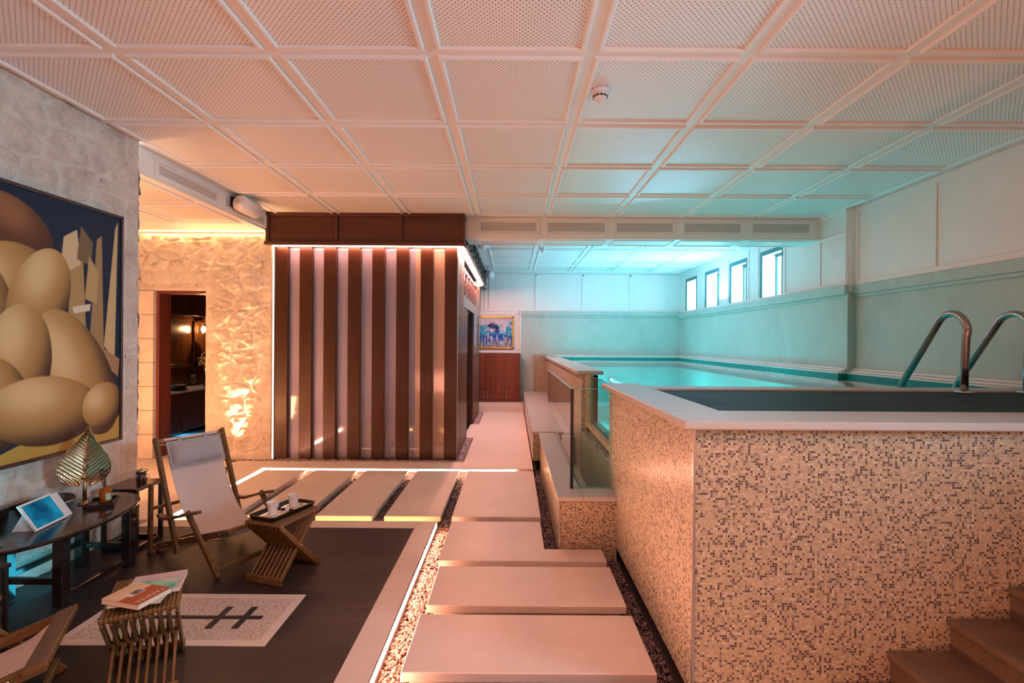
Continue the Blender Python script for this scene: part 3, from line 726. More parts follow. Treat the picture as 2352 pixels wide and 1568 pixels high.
def art_big(u, v):
    # u: 0 left(hidden, nearer) .. 1 right ; v: 0 bottom .. 1 top ; plain arrangement of rounded stones and shards
    asp = 1.20 / 1.60; X = u * asp * 1.0; Y = v
    navy = np.array((.006, .020, .045)); out = np.zeros(u.shape + (3,)) + navy
    def put(mask, c): 
        nonlocal out
        m = mask[..., None]; out = out * (1 - m) + np.array(c) * m if not isinstance(c, np.ndarray) or c.ndim == 1 else out * (1 - m) + c * m
    def poly(pts, c):
        m = np.ones(u.shape)
        n = len(pts); A = sum(pts[i][0] * pts[(i + 1) % n][1] - pts[(i + 1) % n][0] * pts[i][1] for i in range(n))
        for i in range(n):
            (a, b), (c_, d_) = pts[i], pts[(i + 1) % n]; L = math.hypot(c_ - a, d_ - b)
            s_ = ((c_ - a) * (Y - b) - (d_ - b) * (X - a)) / L * (1 if A > 0 else -1); m = m * sm(-.002, .002, s_)
        put(m, c)
    def egg(cx, cy, rx, ry, rot, lx=.35, ly=.45, dark=(.05, .025, .018), mid=(.38, .22, .07), lite=(.62, .45, .22)):
        ca, sa = math.cos(rot), math.sin(rot); a = ((X - cx) * ca + (Y - cy) * sa) / rx; b = (-(X - cx) * sa + (Y - cy) * ca) / ry
        r = np.sqrt(a * a + b * b); m = sm(1.01, .985, r)
        q = np.sqrt((a + lx * ca) ** 2 + (b - ly) ** 2); s1 = sm(1.45, .75, q); s2 = sm(.85, .1, q)
        c = np.array(dark) * (1 - s1)[..., None] + np.array(mid) * s1[..., None]; c = c * (1 - s2)[..., None] + np.array(lite) * s2[..., None]
        put(m, c)
    poly([(0, 0), (.75, 0), (.75, .20), (.45, .11), (0, .10)], (.44, .28, .06))
    poly([(.66, .42), (.72, .95), (.735, .98), (.72, .36)], (.50, .38, .18)); poly([(.58, .38), (.62, .88), (.645, .90), (.66, .40)], (.30, .20, .09))
    poly([(.48, .44), (.49, .78), (.55, .80), (.57, .42)], (.36, .24, .10)); poly([(.44, .70), (.46, .86), (.52, .90), (.54, .76)], (.56, .43, .24))
    poly([(.52, .78), (.54, .92), (.60, .86), (.59, .76)], (.16, .11, .06)); poly([(.56, .62), (.58, .80), (.63, .74), (.62, .60)], (.42, .30, .13))
    poly([(.0, .93), (.0, 1.0), (.10, .98), (.16, .90), (.08, .86)], (.40, .27, .07)); poly([(.50, .58), (.59, .60), (.585, .57), (.51, .555)], (.62, .55, .42))
    poly([(.74, .28), (.75, .36), (.60, .44), (.56, .42)], (.34, .19, .10))
    egg(.26, .84, .17, .115, -.5, dark=(.02, .012, .012), mid=(.10, .04, .02), lite=(.24, .11, .05))
    egg(.22, .62, .22, .17, .4); egg(.10, .50, .17, .26, .1); egg(.36, .60, .12, .21, -.35)
    egg(.54, .30, .15, .30, .55); egg(.28, .36, .13, .22, -.1); egg(.18, .22, .14, .17, .2)
    egg(.40, .17, .24, .135, -.1); egg(.66, .16, .11, .10, .3); egg(.08, .10, .10, .07, 0)
    return out
t = thing('painting', 'large dark-edged ochre and navy canvas of rounded forms on the rubble stone wall', 'painting', (-2.85, 2.9, .72))
canvas_obj('canvas', t, (-2.812, 2.42, .745), (0, 1, 0), (0, 0, 1), 1.17, 1.565, 240, 320, art_big)
mb = MB(); py0, py1, pz0, pz1 = 2.40, 3.61, .725, 2.33
mb.box(-2.85, -2.815, py0, py1, pz0, pz1)
mb.box(-2.85, -2.802, py0, py1, pz0, pz0 + .018, .003).box(-2.85, -2.802, py0, py1, pz1 - .018, pz1, .003).box(-2.85, -2.802, py0, py0 + .018, pz0, pz1, .003).box(-2.85, -2.802, py1 - .018, py1, pz0, pz1, .003)
mb.build('frame', navy_frame, t)
def art_blue(u, v):
    out = np.zeros(u.shape + (3,)); n1 = np.zeros(u.shape); n2 = np.zeros(u.shape)
    for j in range(u.shape[0]):
        for i in range(u.shape[1]):
            n1[j, i] = mnoise.fractal(Vector((u[j, i] * 4, v[j, i] * 5, 3.3)), .7, 2.1, 5); n2[j, i] = mnoise.fractal(Vector((u[j, i] * 22, v[j, i] * 4, 9.1)), .6, 2.1, 4)
    sky = np.array((.55, .52, .60)); blue = np.array((.015, .12, .45)); cy = np.array((.02, .35, .55)); drk = np.array((.01, .015, .12)); grey = np.array((.22, .24, .32)); wht = np.array((.75, .78, .85))
    b = v + .28 * n1; out = sky + 0 * out + n1[..., None] * .12
    def mixc(m, c):
        nonlocal out; out = out * (1 - m[..., None]) + c * m[..., None]
    mixc(sm(.72, .58, b), cy); mixc(sm(.55, .42, b + .1 * n2), blue); mixc(sm(.30, .12, b), grey)
    mixc(sm(.18, .05, np.hypot((u - .40) * 1.1, v - .66) + .18 * n1) * .9, drk); mixc(sm(.25, .5, n2) * sm(.62, .45, v) * .8, wht); mixc(sm(.30, .6, -n2) * sm(.7, .4, v) * .7, drk)
    return np.clip(out, 0, 1)
t = thing('painting', 'blue and white abstract picture in a gilt frame above the mahogany cupboard', 'painting', (-.35, YB - .02, 1.29))
canvas_obj('canvas', t, (-.72, YB - .035, 1.32), (1, 0, 0), (0, 0, 1), .73, .66, 120, 100, art_blue)
mb = MB(); a0, a1, c0, c1 = -.76, .045, 1.285, 2.01
mb.box(a0, a1, YB - .03, YB - .001, c0, c1)
for (a, b_, c, d) in ((a0, a1, c0, c0 + .04), (a0, a1, c1 - .04, c1), (a0, a0 + .04, c0, c1), (a1 - .04, a1, c0, c1)): mb.box(a, b_, YB - .055, YB - .02, c, d, .006)
mb.build('frame', gilt, t)

# ================================================================== TIMBER CABIN (sauna)
sx0, sx1 = -2.905, -.67
t = thing('timber_cabin', 'tall timber and glass cabin with upright brown planks and a glowing top edge', 'cabin', ((sx0 + sx1) / 2, 8.0, 0))
for k in range(8):
    x0 = sx0 + .002 + k * .2965
    MB().box(x0, x0 + .151, 6.13, 6.185, .0, 2.60, .004).build('plank', sauna_wood, t)
glz = None
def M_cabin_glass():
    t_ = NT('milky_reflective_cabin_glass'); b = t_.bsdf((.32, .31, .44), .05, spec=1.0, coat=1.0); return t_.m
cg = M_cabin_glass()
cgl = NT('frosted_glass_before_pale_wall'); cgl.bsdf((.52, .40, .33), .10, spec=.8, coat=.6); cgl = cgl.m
for k in range(7):
    a_ = sx0 + .153 + k * .2965
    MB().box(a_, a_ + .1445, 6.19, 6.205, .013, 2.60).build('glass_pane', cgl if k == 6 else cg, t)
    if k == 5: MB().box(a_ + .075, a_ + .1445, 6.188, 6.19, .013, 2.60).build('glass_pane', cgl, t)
mb = MB()
for k in range(9):
    x0 = sx0 + .152 + k * .2965 - .0
    if k < 8: mb.box(x0, x0 + .006, 6.185, 6.215, .0, 2.6); mb.box(x0 - .152 - .004, x0 - .152 + .002, 6.185, 6.215, 0, 2.6)
mb.box(sx0, sx1, 6.187, 6.24, -.06, .012)
mb.build('glazing_bead', satin, t)
MB().box(sx0 + .02, sx1 - .12, 6.27, 10.28, -.06, 2.62).build('core', cg, t)
# side face
sidem = M_wood('grey_brown_side_slat', (.10, .055, .04), (.22, .13, .10), .25, 'Z', 3, coat=.4)
ys_ = [6.20, 6.33, 6.46, 6.60, 6.73, 6.86, 7.0, 7.14, 7.28, 7.42] + [8.84, 8.99, 9.14, 9.29, 9.44, 9.6, 9.76, 9.92, 10.08, 10.22]
for y in ys_:
    top = 2.08 if 6.95 < y < 9.4 else 2.58
    MB().box(sx1 - .05, sx1, y, y + .062, 0, top, .004).build('side_slat', sidem, t)
MB().box(sx1 - .09, sx1 - .06, 6.2, 7.5, .01, 2.58).box(sx1 - .09, sx1 - .06, 8.8, 10.28, .01, 2.58).box(sx1 - .09, sx1 - .06, 7.5, 8.8, 2.1, 2.58).build('side_glass', cg, t)
MB().box(sx1 - .06, sx1 + .004, 6.93, 9.42, 1.93, 2.10, .004).build('lintel', sidem, t)
MB().box(sx1 - .10, sx1 - .02, 7.50, 7.54, 0, 1.93).box(sx1 - .10, sx1 - .02, 8.74, 8.78, 0, 1.93).box(sx1 - .4, sx1 - .36, 7.54, 8.74, .0, 1.93).build('door', sauna_wood, t)
mb = MB()
def fret(mb, x, y0, y1, z0, z1, n, w=.022, th=.02):
    L = (y1 - y0) / n; zm = (z0 + z1) / 2
    for k in range(n):
        a = y0 + k * L
        mb.box(x - th, x, a, a + w, z0, z1).box(x - th, x, a, a + L * .62, z1 - w, z1).box(x - th, x, a + L * .62 - w, a + L * .62, zm - .02, z1)
        mb.box(x - th, x, a + L * .28, a + L * .62, zm - .02 - w / 2, zm - .02 + w / 2).box(x - th, x, a + L * .28, a + L * .28 + w, z0 + .0, zm - .02).box(x - th, x, a + L * .28, a + L, z0, z0 + w)
fret(mb, sx1 + .002, 6.95, 9.4, 2.11, 2.44, 5); mb.box(sx1 - .02, sx1 + .002, 6.95, 9.4, 2.43, 2.47)
mb.build('fretwork', sidem, t)
# fascia
fz0, fz1 = 2.60, 2.975
f = MB().box(-2.952, -.578, 6.005, 6.12, fz0, fz1, .003).box(-2.93, -.60, 6.12, 6.24, 2.62, fz1).build('fascia', fascia_wood, t)
mb = MB()
mb.box(-2.965, -.565, 5.965, 6.006, fz0 - .012, fz0 + .03, .004).box(-2.955, -.575, 5.975, 6.006, fz1 - .035, fz1, .004)
for x in (-2.955, -2.13, -1.36, -.61): mb.box(x, x + .036, 5.978, 6.006, fz0 + .03, fz1 - .03, .004)
mb.build('moulding', fascia_wood, t)
g = MB().box(-.68, -.585, 6.12, YB, fz0 + .0, H).build('side_fascia', fascia_wood_s, t)
mb = MB(); fret(mb, -.565, 6.2, 11.1, 2.68, 2.90, 9, .02, .02); mb.box(-.585, -.56, 6.1, YB - .01, fz0 - .01, fz0 + .03, .003).box(-.585, -.565, 6.1, YB - .01, 2.92, 2.94)
mb.build('fretwork', sidem, t)
MB().box(-2.90, -.64, 6.06, 6.085, 2.588, 2.598).build('light_strip', led_top, t)
MB().box(-.655, -.615, 6.14, 10.25, 2.580, 2.597).build('light_strip', M_emit('side_led_strip', (1.0, .39, .29), 185), t)
MB().box(-2.934, -2.914, 6.115, 6.13, 0.0, 2.60).build('light_strip', M_emit('corner_strip', (1, .52, .36), 5), t)

# ================================================================== SPEAKERS
def speaker(label, x, y0, y1, z, r, side, ext=0):
    t = thing('speaker', label, 'speaker', (x, (y0 + y1) / 2, z - r), 'white cylinder speakers')
    MB().lathe([(r * .86, y0), (r, y0 + .012), (r, y1 - .012), (r * .86, y1)], (x, 0, z), 32, axis=(0, 1, 0)).build('body', plastic, t)
    MB().lathe([(r * .80, 0), (r * .80, .004), (r * .12, .006), (r * .1, .012), (0, .012)], (x, y0 + .002, z), 32, axis=(0, -1, 0)).build('end_cap', plastic, t)
    MB().box(x + side * .0, x + side * (r + .03), y0 + .05, y1 - .05, z + r * .55, z + r * .9, .004).box(x + side * (r + .02), x + side * (r + .035 + ext), y0 + .03, y1 - .03, z - r * .3, z + r * .95).build('bracket', black, t)
speaker('white cylindrical speaker hung on the left bulkhead', -2.82, 5.18, 5.50, 2.865, .085, -1)
speaker('white cylindrical speaker behind the cross beam, nearer of the two beside the cabin', -.43, 6.95, 7.25, 2.86, .085, -1, .012)
speaker('farther white cylindrical speaker high by the far wall beside the cabin', -.46, 10.2, 10.5, 2.83, .085, -1)

# ================================================================== POOL
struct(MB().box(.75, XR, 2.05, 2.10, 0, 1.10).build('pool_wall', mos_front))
o = MB().box(.745, .80, 2.055, 3.82, 0, 1.10).build('pool_wall', mos_side); struct(o)
MB_c = MB().box(.742, .752, 2.043, 2.054, 0, 1.10); struct(MB_c.build('trim_11', satin))
struct(MB().box(.80, XR, 2.10, 3.42, -.1, 1.09).build('pool_wall', tile))
mb = MB(); mb.box(.69, XR, 2.0, 2.33, 1.10, 1.135, .006).box(.69, .97, 2.33, 3.85, 1.10, 1.135, .006).box(.97, XR, 3.42, 3.64, 1.0, 1.135, .006)
mb.box(.695, .985, 5.36, YB, 1.10, 1.14, .006)
cop = make_plaster('pale_stone_coping', (.40, .39, .36), .06, .36); struct(mb.build('trim_12', cop))
wetdeck = None
def mk():
    t_ = NT('wet_dark_boards'); w_ = t_.world(); g_ = t_.noise(w_, 6, 6, .6, stretch=(.5, 6, 1))
    t_.bsdf(t_.ramp(g_, [(.35, (.005, .009, .016)), (.7, (.016, .022, .034))]), t_.ramp(g_, [(.35, (.5,) * 3), (.7, (.65,) * 3)]), spec=.15, bump=g_, bstr=.2, bdist=.003); return t_.m
struct(MB().box(.97, XR, 2.33, 3.42, 1.09, 1.122).build('pool_deck', mk()))
# far side wall and end pier
struct(MB().box(.75, .80, 5.38, YB, -.1, 1.10).build('pool_wall', mos_side))
struct(MB().box(.752, .835, 5.375, 5.40, .48, 1.10).build('pool_wall', M_mosaic('dark_mosaic_post', 0, .62)))  # extra dark tiles put in for the shadow on the post face
struct(MB().box(.80, .93, 5.40, YB, -.1, 1.10).build('pool_wall', ledge_m))
struct(MB().box(.50, .752, YB - .25, YB, .35, 1.165).build('pool_wall', mos_front))
# basin interior
basin = M_plain('turquoise_pool_lining', (.42, .74, .68), .5, var=.06)
mb = MB(); mb.box(.93, XR, 3.64, YB, .10, .16).box(.86, .93, 5.40, YB, .16, 1.09).box(.93, XR, 3.60, 3.64, .16, 1.05).box(.93, XR2, YB - .13, YB - .10, .16, .95).box(XR2 - .1, XR2 - .08, 3.64, YB, .16, .95)
struct(mb.build('pool_basin', basin))
wt = MB(); wt.add([(.862, 3.64, 1.075), (XR - .1, 3.64, 1.075), (XR - .1, YB - .13, 1.075), (.93, YB - .13, 1.075), (.93, 5.40, 1.075), (.862, 5.40, 1.075)], [(0, 1, 2, 3, 4, 5)])
tag(wt.build('pool_water', water), 'still turquoise water filling the raised pool', 'water', kind='stuff')
# window in the pool side
chm = make_plaster('grey_green_channel_stone', (.30, .36, .31), .12)
t = thing('pool_window', 'tall glass viewing window set in the side of the raised pool', 'window', (.84, 4.5, .5))
MB().box(.836, .856, 3.68, 5.36, .60, 1.09).build('pane', tealglass, t)
MB().box(.80, .87, 5.34, 5.375, .56, 1.10, .004).box(.80, .87, 3.64, 5.36, .545, .60, .004).box(.79, .805, 5.34, 5.375, .50, 1.10, .003).build('frame', M_plain('tan_stone_frame', (.50, .38, .26), .6), t)
struct(MB().box(.75, .87, 3.80, 5.40, -.1, .50).build('pool_wall', chm))
struct(MB().box(.87, .93, 3.64, 5.40, -.1, .60).build('pool_wall', ledge_m))
mb = MB(); mb.box(.75, .80, 3.80, 5.38, .50, .506); struct(mb.build('trim_13', M_plain('wet_ledge', (.20, .28, .26), .08, bstr=.5, bscale=80)))
mb = MB()
for k in range(16):
    y = random.uniform(3.85, 4.9); x = .762 + random.uniform(0, .035)
    mb.lathe([(.0, .506), (.006, .507), (.007, .511), (.004, .516), (0, .518)], (x, y, 0), 10)
tag(mb.build('water_bubbles', M_plain('bright_wet_beads', (.9, .95, .95), .05, spec=1, bstr=0)), 'glinting drops on the wet ledge under the pool window', 'drops', kind='stuff')
# low mosaic channel block with coping
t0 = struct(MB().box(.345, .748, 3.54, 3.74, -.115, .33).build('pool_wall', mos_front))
struct(MB().box(.343, .50, 3.545, 5.98, -.115, .33).build('pool_wall', mos_side))
struct(MB().box(.335, .347, 3.532, 3.545, -.115, .33).build('trim_14', satin))
struct(MB().box(.50, .75, 3.74, 5.98, -.115, .02).box(.50, .75, 5.9, 6.0, .02, .33).box(.495, .503, 3.75, 5.9, .02, .329).build('floor', chm))
mb = MB(); mb.box(.325, .51, 3.51, 6.0, .33, .362, .005).box(.51, .748, 3.51, 3.76, .33, .362, .005); struct(mb.build('trim_15', cop))
# bench
t = thing('bench', 'long low stone-topped bench with mosaic end running beside the walkway', 'bench', (.5, 8.6, 0))
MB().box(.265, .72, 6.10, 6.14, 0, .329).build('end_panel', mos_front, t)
MB().box(.262, .30, 6.12, YB - .02, 0, .33).box(.30, .742, 6.14, YB - .26, 0, .329).build('base', tile, t)
MB().box(.25, .742, 6.05, YB - .26, .33, .362, .005).build('seat', cop, t)
# glass parapet
t = thing('glass_balustrade', 'frameless clear glass guard with dark edge round the pool window channel', 'glass guard', (.6, 4.8, .362))
MB().box(.440, .452, 3.73, 6.08, .362, 1.10).build('side_pane', clear, t)
MB().box(.462, .745, 3.722, 3.734, .362, 1.10).build('front_pane', clear, t)
MB().box(.438, .454, 3.718, 3.728, .362, 1.10).box(.455, .462, 3.716, 3.726, .362, 1.10).build('dark_joint', M_plain('dark_silicone_joint', (.010, .014, .02), .12), t)
MB().box(.439, .453, 3.73, 6.08, 1.0995, 1.102).box(.462, .745, 3.721, 3.735, 1.0995, 1.102).box(.462, .745, 3.721, 3.735, .362, .366).box(.742, .746, 3.721, 3.735, .362, 1.10).build('polished_edge', glass_edge, t)
# ladder rails
railm = M_plain('brushed_steel_rail', (.30, .28, .27), .24, 1, var=.05, bstr=.01)
def rail(x):
    pts = [(3.40, 1.10), (3.395, 1.3), (3.385, 1.50)]
    for a in range(0, 13):
        th = PI - a / 12 * (PI * .81); pts.append((3.50 + .125 * math.cos(th), 1.535 + .13 * math.sin(th)))
    e = pts[-1]; pts += [(e[0] + (3.93 - e[0]) * k, e[1] + (1.15 - e[1]) * k) for k in (.33, .66, 1)] + [(3.97, 1.05), (3.98, .95), (3.98, .5)]
    return [(x, y, z) for y, z in pts]
t = thing('pool_ladder', 'pair of bent stainless steel grab rails rising from the pool edge', 'pool ladder', (3.28, 3.45, 1.12))
for x in (3.07, 3.50):
    h = MB().tube(rail(x), .0235, 16).build('handrail', railm, t)
    MB().lathe([(.065, 1.122), (.065, 1.128), (.045, 1.138), (.024, 1.142)], (x, 3.40, 0), 28).build('flange', steel, h)
for z in (.85, .6): MB().box(3.07, 3.50, 3.95, 4.02, z, z + .025, .004).build('rung', steel, t)
# steps up
stepm = M_wood('brown_step_stone', (.10, .065, .042), (.16, .105, .07), .5, 'X', 2)
t = thing('pool_steps', 'flight of brown steps climbing against the mosaic pool front', 'steps', (2.7, 1.6, 0))
for k in range(8):
    x0 = 1.29 + .245 * k; z1 = .064 + .133 * k
    o = MB(); o.box(x0 + .02, XR - .01 if k == 7 else x0 + .32, .95, 2.048, 0 if k == 0 else z1 - .14, z1 - .03).box(x0, XR - .01 if k == 7 else x0 + .28, .94, 2.046, z1 - .03, z1, .008)
    if z1 < 1.09: o.build('step', stepm, t)
struct(MB().box(.76, XR, 2.02, 2.05, 0, .045, .004).build('baseboard_front', smooth_stone))
# underwater lamps
def lamp_disc(label, c, ax):
    t_ = thing('pool_lamp', label, 'pool lamp', c, 'round lamps under the pool water')
    MB().lathe([(.10, 0), (.10, .015), (.085, .02)], c, 28, axis=ax).build('rim', steel, t_)
    MB().lathe([(.083, .018), (.0, .021)], c, 28, axis=ax).build('lens', M_emit('pool_lamp_lens', (.35, 1, .9), 14), t_)
lamp_disc('round lamp under water on the far side of the pool', (2.2, YB - .135, .62), (0, -1, 0))
lamp_disc('round lamp under water on the right side of the pool', (XR2 - .102, 8.2, .62), (-1, 0, 0))

# ================================================================== UPLIGHTS
def uplight(label, x, y, z0, target, energy, ang=46, blend=.8):
    t_ = thing('ground_spotlight', label, 'spotlight', (x, y, z0), 'small ground spotlights')
    MB().lathe([(.045, z0), (.05, z0 + .012), (.042, z0 + .02), (.036, z0 + .02)], (x, y, 0), 24).build('housing', satin, t_)
    MB().lathe([(.036, z0 + .018), (0, z0 + .019)], (x, y, 0), 24).build('lens', M_emit('spot_lens', (1, .62, .30), 40), t_)
    L = bpy.data.lights.new('spot_beam', 'SPOT'); L.energy = energy * 2.2; L.spot_size = math.radians(ang); L.spot_blend = blend; L.color = (1, .58, .26); L.shadow_soft_size = .025
    o_ = bpy.data.objects.new('spot_beam', L); C.objects.link(o_); o_.location = (x, y, z0 + .03)
    o_.rotation_euler = (Vector(target) - Vector((x, y, z0 + .03))).to_track_quat('-Z', 'Y').to_euler()
uplight('glowing ground spotlight in the gravel at the foot of the stone wall', -3.32, 5.99, -.02, (-3.32, 6.11, 1.8), 170, 36)
uplight('ground spotlight behind the stone wall end, out of direct sight', -3.40, 4.02, .0, (-3.40, 3.88, 1.6), 60, 40)
uplight('ground spotlight at the foot of the left recess wall', -4.40, 5.2, .0, (-4.56, 5.2, 1.4), 45, 60)
# cove strip of the recess
t = thing('light_strip', 'amber light strip hidden along the top of the recess stone wall', 'light strip', (-3.75, 6.04, 2.70))
MB().box(-4.5, -2.99, 6.05, 6.065, 2.735, 2.752).build('diffuser', led_orange, t)
MB().box(-4.5, -2.99, 6.04, 6.048, 2.728, 2.75).build('channel', white, t)

# ================================================================== DECK CHAIR
def deck_chair(label, loc, ang):
    """local frame: x = forward, y = width (0..W), z up; origin at rear left foot"""
    t_ = thing('deck_chair', label, 'deck chair', loc, 'wooden deck chairs with canvas slings', rz=ang, local=True)
    W = .46; bw, bt = .022, .042
    top = (0.0, .755); btm = (.27, .045)
    for y in (0, W):
        MB().bar((top[0] - .006, y, top[1] + .02), (btm[0], y, btm[1]), bw, bt, up=(1, 0, .3)).build('back_rail', teak, t_)
    yi = (.026, W - .026)
    for y in yi:
        MB().bar((-.03, y, .022), (.80, y, .272), bw, bt, up=(0, 0, 1)).build('seat_rail', teak, t_)
    for y in (-.026, W + .026):
        MB().bar((.425, y, .35), (.755, y, .0), bw, .036, up=(1, 0, .5)).build('front_leg', teak, t_)
        MB().bar((.0, y * 1.0, .47), (-.01, y, .0), bw, .034, up=(1, 0, 0)).build('rear_prop', teak, t_)
        mb_ = MB(); pts = [(.10, .275), (.17, .268), (.28, .285), (.40, .325), (.49, .352), (.555, .365)]
        vs = []
        for i, (x, z) in enumerate(pts):
            wd = (.016, .026, .028, .027, .025, .016)[i]; th = .011
            vs += [(x, y - wd, z - th + .003), (x, y + wd, z - th + .003), (x, y + wd, z + th - .003), (x, y + wd - .004, z + th), (x, y - wd + .004, z + th), (x, y - wd, z + th - .003)]
        fs = [(5, 4, 3, 2, 1, 0), tuple(range(30, 36))]
        for i in range(5):
            for k in range(6):
                l = (k + 1) % 6; fs.append((i * 6 + k, i * 6 + l, i * 6 + 6 + l, i * 6 + 6 + k))
        mb_.add(vs, fs); mb_.build('armrest', teak, t_)
    MB().bar((.004, -.012, .742), (.004, W + .012, .742), .05, .024, up=(.3, 0, 1)).build('top_bar', teak, t_)
    MB().bar((.775, -.0, .274), (.775, W, .274), .075, .022, up=(-.3, 0, 1)).build('front_bar', teak, t_)
    MB().bar((.735, -.03, .045), (.735, W + .03, .045), .02, .032, up=(0, 0, 1)).build('foot_bar', teak, t_)
    MB().bar((-.012, -.03, .03), (-.012, W + .03, .03), .02, .03).build('rear_bar', teak, t_)
    MB().bar((-.0, -.02, .30), (-.0, W + .02, .30), .014, .022).build('prop_bar', teak, t_)
    for y in (.014, W - .014):
        s_ = -1 if y < W / 2 else 1
        for (x, z) in ((.745, .258), (.70, .243), (.06, .052), (.10, .064)): MB().lathe([(.0075, 0), (.0075, .003), (.004, .004)], (x, y, z), 12, axis=(0, s_, 0)).build('bolt', satin, t_)
    # sling
    P = [(.006, .762), (.022, .742), (.055, .66), (.11, .52), (.19, .37), (.29, .245), (.39, .18), (.50, .155), (.60, .175), (.67, .205), (.725, .245), (.742, .256), (.745, .242)]
    def cr(ts):
        n = len(P) - 1; f = ts * n; i = min(int(f), n - 1); q = f - i
        p0, p1, p2, p3 = P[max(i - 1, 0)], P[i], P[i + 1], P[min(i + 2, n)]
        return [.5 * (2 * p1[k] + (-p0[k] + p2[k]) * q + (2 * p0[k] - 5 * p1[k] + 4 * p2[k] - p3[k]) * q * q + (-p0[k] + 3 * p1[k] - 3 * p2[k] + p3[k]) * q ** 3) for k in (0, 1)]
    y0, y1 = .045, W - .045; mb_ = MB()
    def fn(u, v, off=0.0):
        x, z = cr(v); x2, z2 = cr(min(v + .01, 1)); x1_, z1_ = cr(max(v - .01, 0)); d = Vector((x2 - x1_, 0, z2 - z1_)).normalized(); n_ = Vector((-d.z, 0, d.x))
        sag = .014 * (1 - (2 * u - 1) ** 2) * math.sin(PI * v) + .0015 * math.sin(v * 37 + u * 5)
        y = y0 + (y1 - y0) * u + (.006 * math.sin(PI * v)) * (1 - 2 * u)
        return Vector((x, y, z)) - n_ * -off * 1.0 + Vector((0, 0, -1)) * sag
    mb_.grid(lambda u, v: fn(u, v), 16, 60); mb_.grid(lambda u, v: fn(u, v, .003), 16, 60, flip=True)
    sl = mb_.build('sling', canvas, t_)
    # headrest cushion with flange and loops
    mb_ = MB(); c0 = Vector((.060, W / 2, .648)); dn = Vector((.38, 0, -.92)).normalized(); nn = Vector((.92, 0, .38)).normalized(); hw, hh = .172, .082
    def pf(u, v, s):
        a = 2 * u - 1; b = 2 * v - 1; k = max(0, (1 - abs(a) ** 5)) * max(0, (1 - abs(b) ** 3.2)); e = .004 * math.sin(a * 9) * abs(b)
        return c0 + Vector((0, 1, 0)) * a * hw * (1 - .02 * b * b) + dn * (b * hh + e) + nn * (.022 + s * (.002 + .052 * k ** .5))
    mb_.grid(lambda u, v: pf(u, v, 1), 28, 20); mb_.grid(lambda u, v: pf(u, v, -.6), 28, 20, flip=True)
    def ff(u, v):
        a = (2 * u - 1); b = (2 * v - 1); w_ = .003 * math.sin(a * 25 + b * 11)
        return c0 + Vector((0, 1, 0)) * a * (hw + .016) + dn * b * (hh + .013) + nn * (.021 + w_)
    mb_.grid(ff, 36, 20); mb_.grid(lambda u, v: ff(u, v) - nn * .002, 36, 20, flip=True)
    cu = mb_.build('headrest_cushion', pillowm, t_)
    mb_ = MB()
    for y in (W / 2 - .09, W / 2 + .09): mb_.bar(c0 + Vector((0, y - W / 2, 0)) - dn * (hh) + nn * .014, (.012, y, .768), .02, .003, up=nn)
    mb_.build('strap', pillowm, cu)
    return t_
ch_ang = math.atan2(-.47, .88)
chair1 = deck_chair('wooden deck chair with pale canvas sling and headrest cushion, facing the slatted stool with cups', (-2.43, 3.42, 0), ch_ang)
chair2 = copy_tree(chair1); a2 = math.atan2(.50, .85)
chair2['label'] = 'wooden deck chair cut off by the lower left corner of the picture, canvas sling low'
d2 = Vector((math.cos(a2), math.sin(a2))); w2 = Vector((-math.sin(a2), math.cos(a2)))
near = Vector((-1.675, 1.785)); o2 = near - d2 * .79 
chair2.location = (o2.x, o2.y, 0); chair2.rotation_euler = (0, 0, a2)

# ================================================================== FOLDING SLATTED STOOLS
def stool(label, loc, ang, n=17):
    """local: x along the slat stack 0..W, y depth 0..D"""
    t_ = thing('folding_stool', label, 'stool', loc, 'folding slatted teak stools', rz=ang, local=True)
    W, D, Hs = .262, .355, .365; p = W / n; sw = p * .80
    mt = MB()
    for k in range(n):
        x = p * (k + .5)
        MB().bar((x, -.004, Hs - .01), (x, D + .004, Hs - .01), sw + .004, .022, up=(0, 0, 1), b=.005).build('top_slat', teak, t_)
        if k % 2 == 0: a, b_ = (x, .012, Hs - .02), (x, D - .015, .006)
        else: a, b_ = (x, D - .012, Hs - .02), (x, .015, .006)
        if k == n - 1 or k == 0: pass
        MB().bar(a, b_, sw * .92, .030, up=(0, 1, 1), b=.004).build('leg_slat', teak, t_)
    for k in range(n - 1):
        x = p * (k + .5) + p * .5
        if k % 2 == 1: a, b_ = (x - p * .5, .012, Hs - .02), None
    MB().bar((.0, .012, .022), (W, .012, .022), .016, .044).build('foot_rail', teak, t_)
    MB().bar((.0, D - .012, .022), (W, D - .012, .022), .016, .044).build('foot_rail', teak, t_)
    MB().tube([(-.004, D / 2, Hs / 2), (W + .004, D / 2, Hs / 2)], .005, 10).tube([(-.003, .012, Hs - .014), (W + .003, .012, Hs - .014)], .005, 10).tube([(-.003, D - .06, Hs - .012), (W + .003, D - .06, Hs - .012)], .005, 10).build('rod', satin, t_)
    return t_
st1 = stool('slatted folding teak stool carrying the coffee cup tray', (-1.60, 3.01, 0), math.atan2(-.297, .955))
st2 = copy_tree(st1); st2['label'] = 'slatted folding teak stool carrying the books, standing on the pebble inlay'
st2.location = (-1.590, 1.93, 0); st2.rotation_euler = (0, 0, math.atan2(.49, .87))
def wpt(st, x, y, z=.367):
    a = st.rotation_euler[2]; return Vector((st.location.x + x * math.cos(a) - y * math.sin(a), st.location.y + x * math.sin(a) + y * math.cos(a), z))

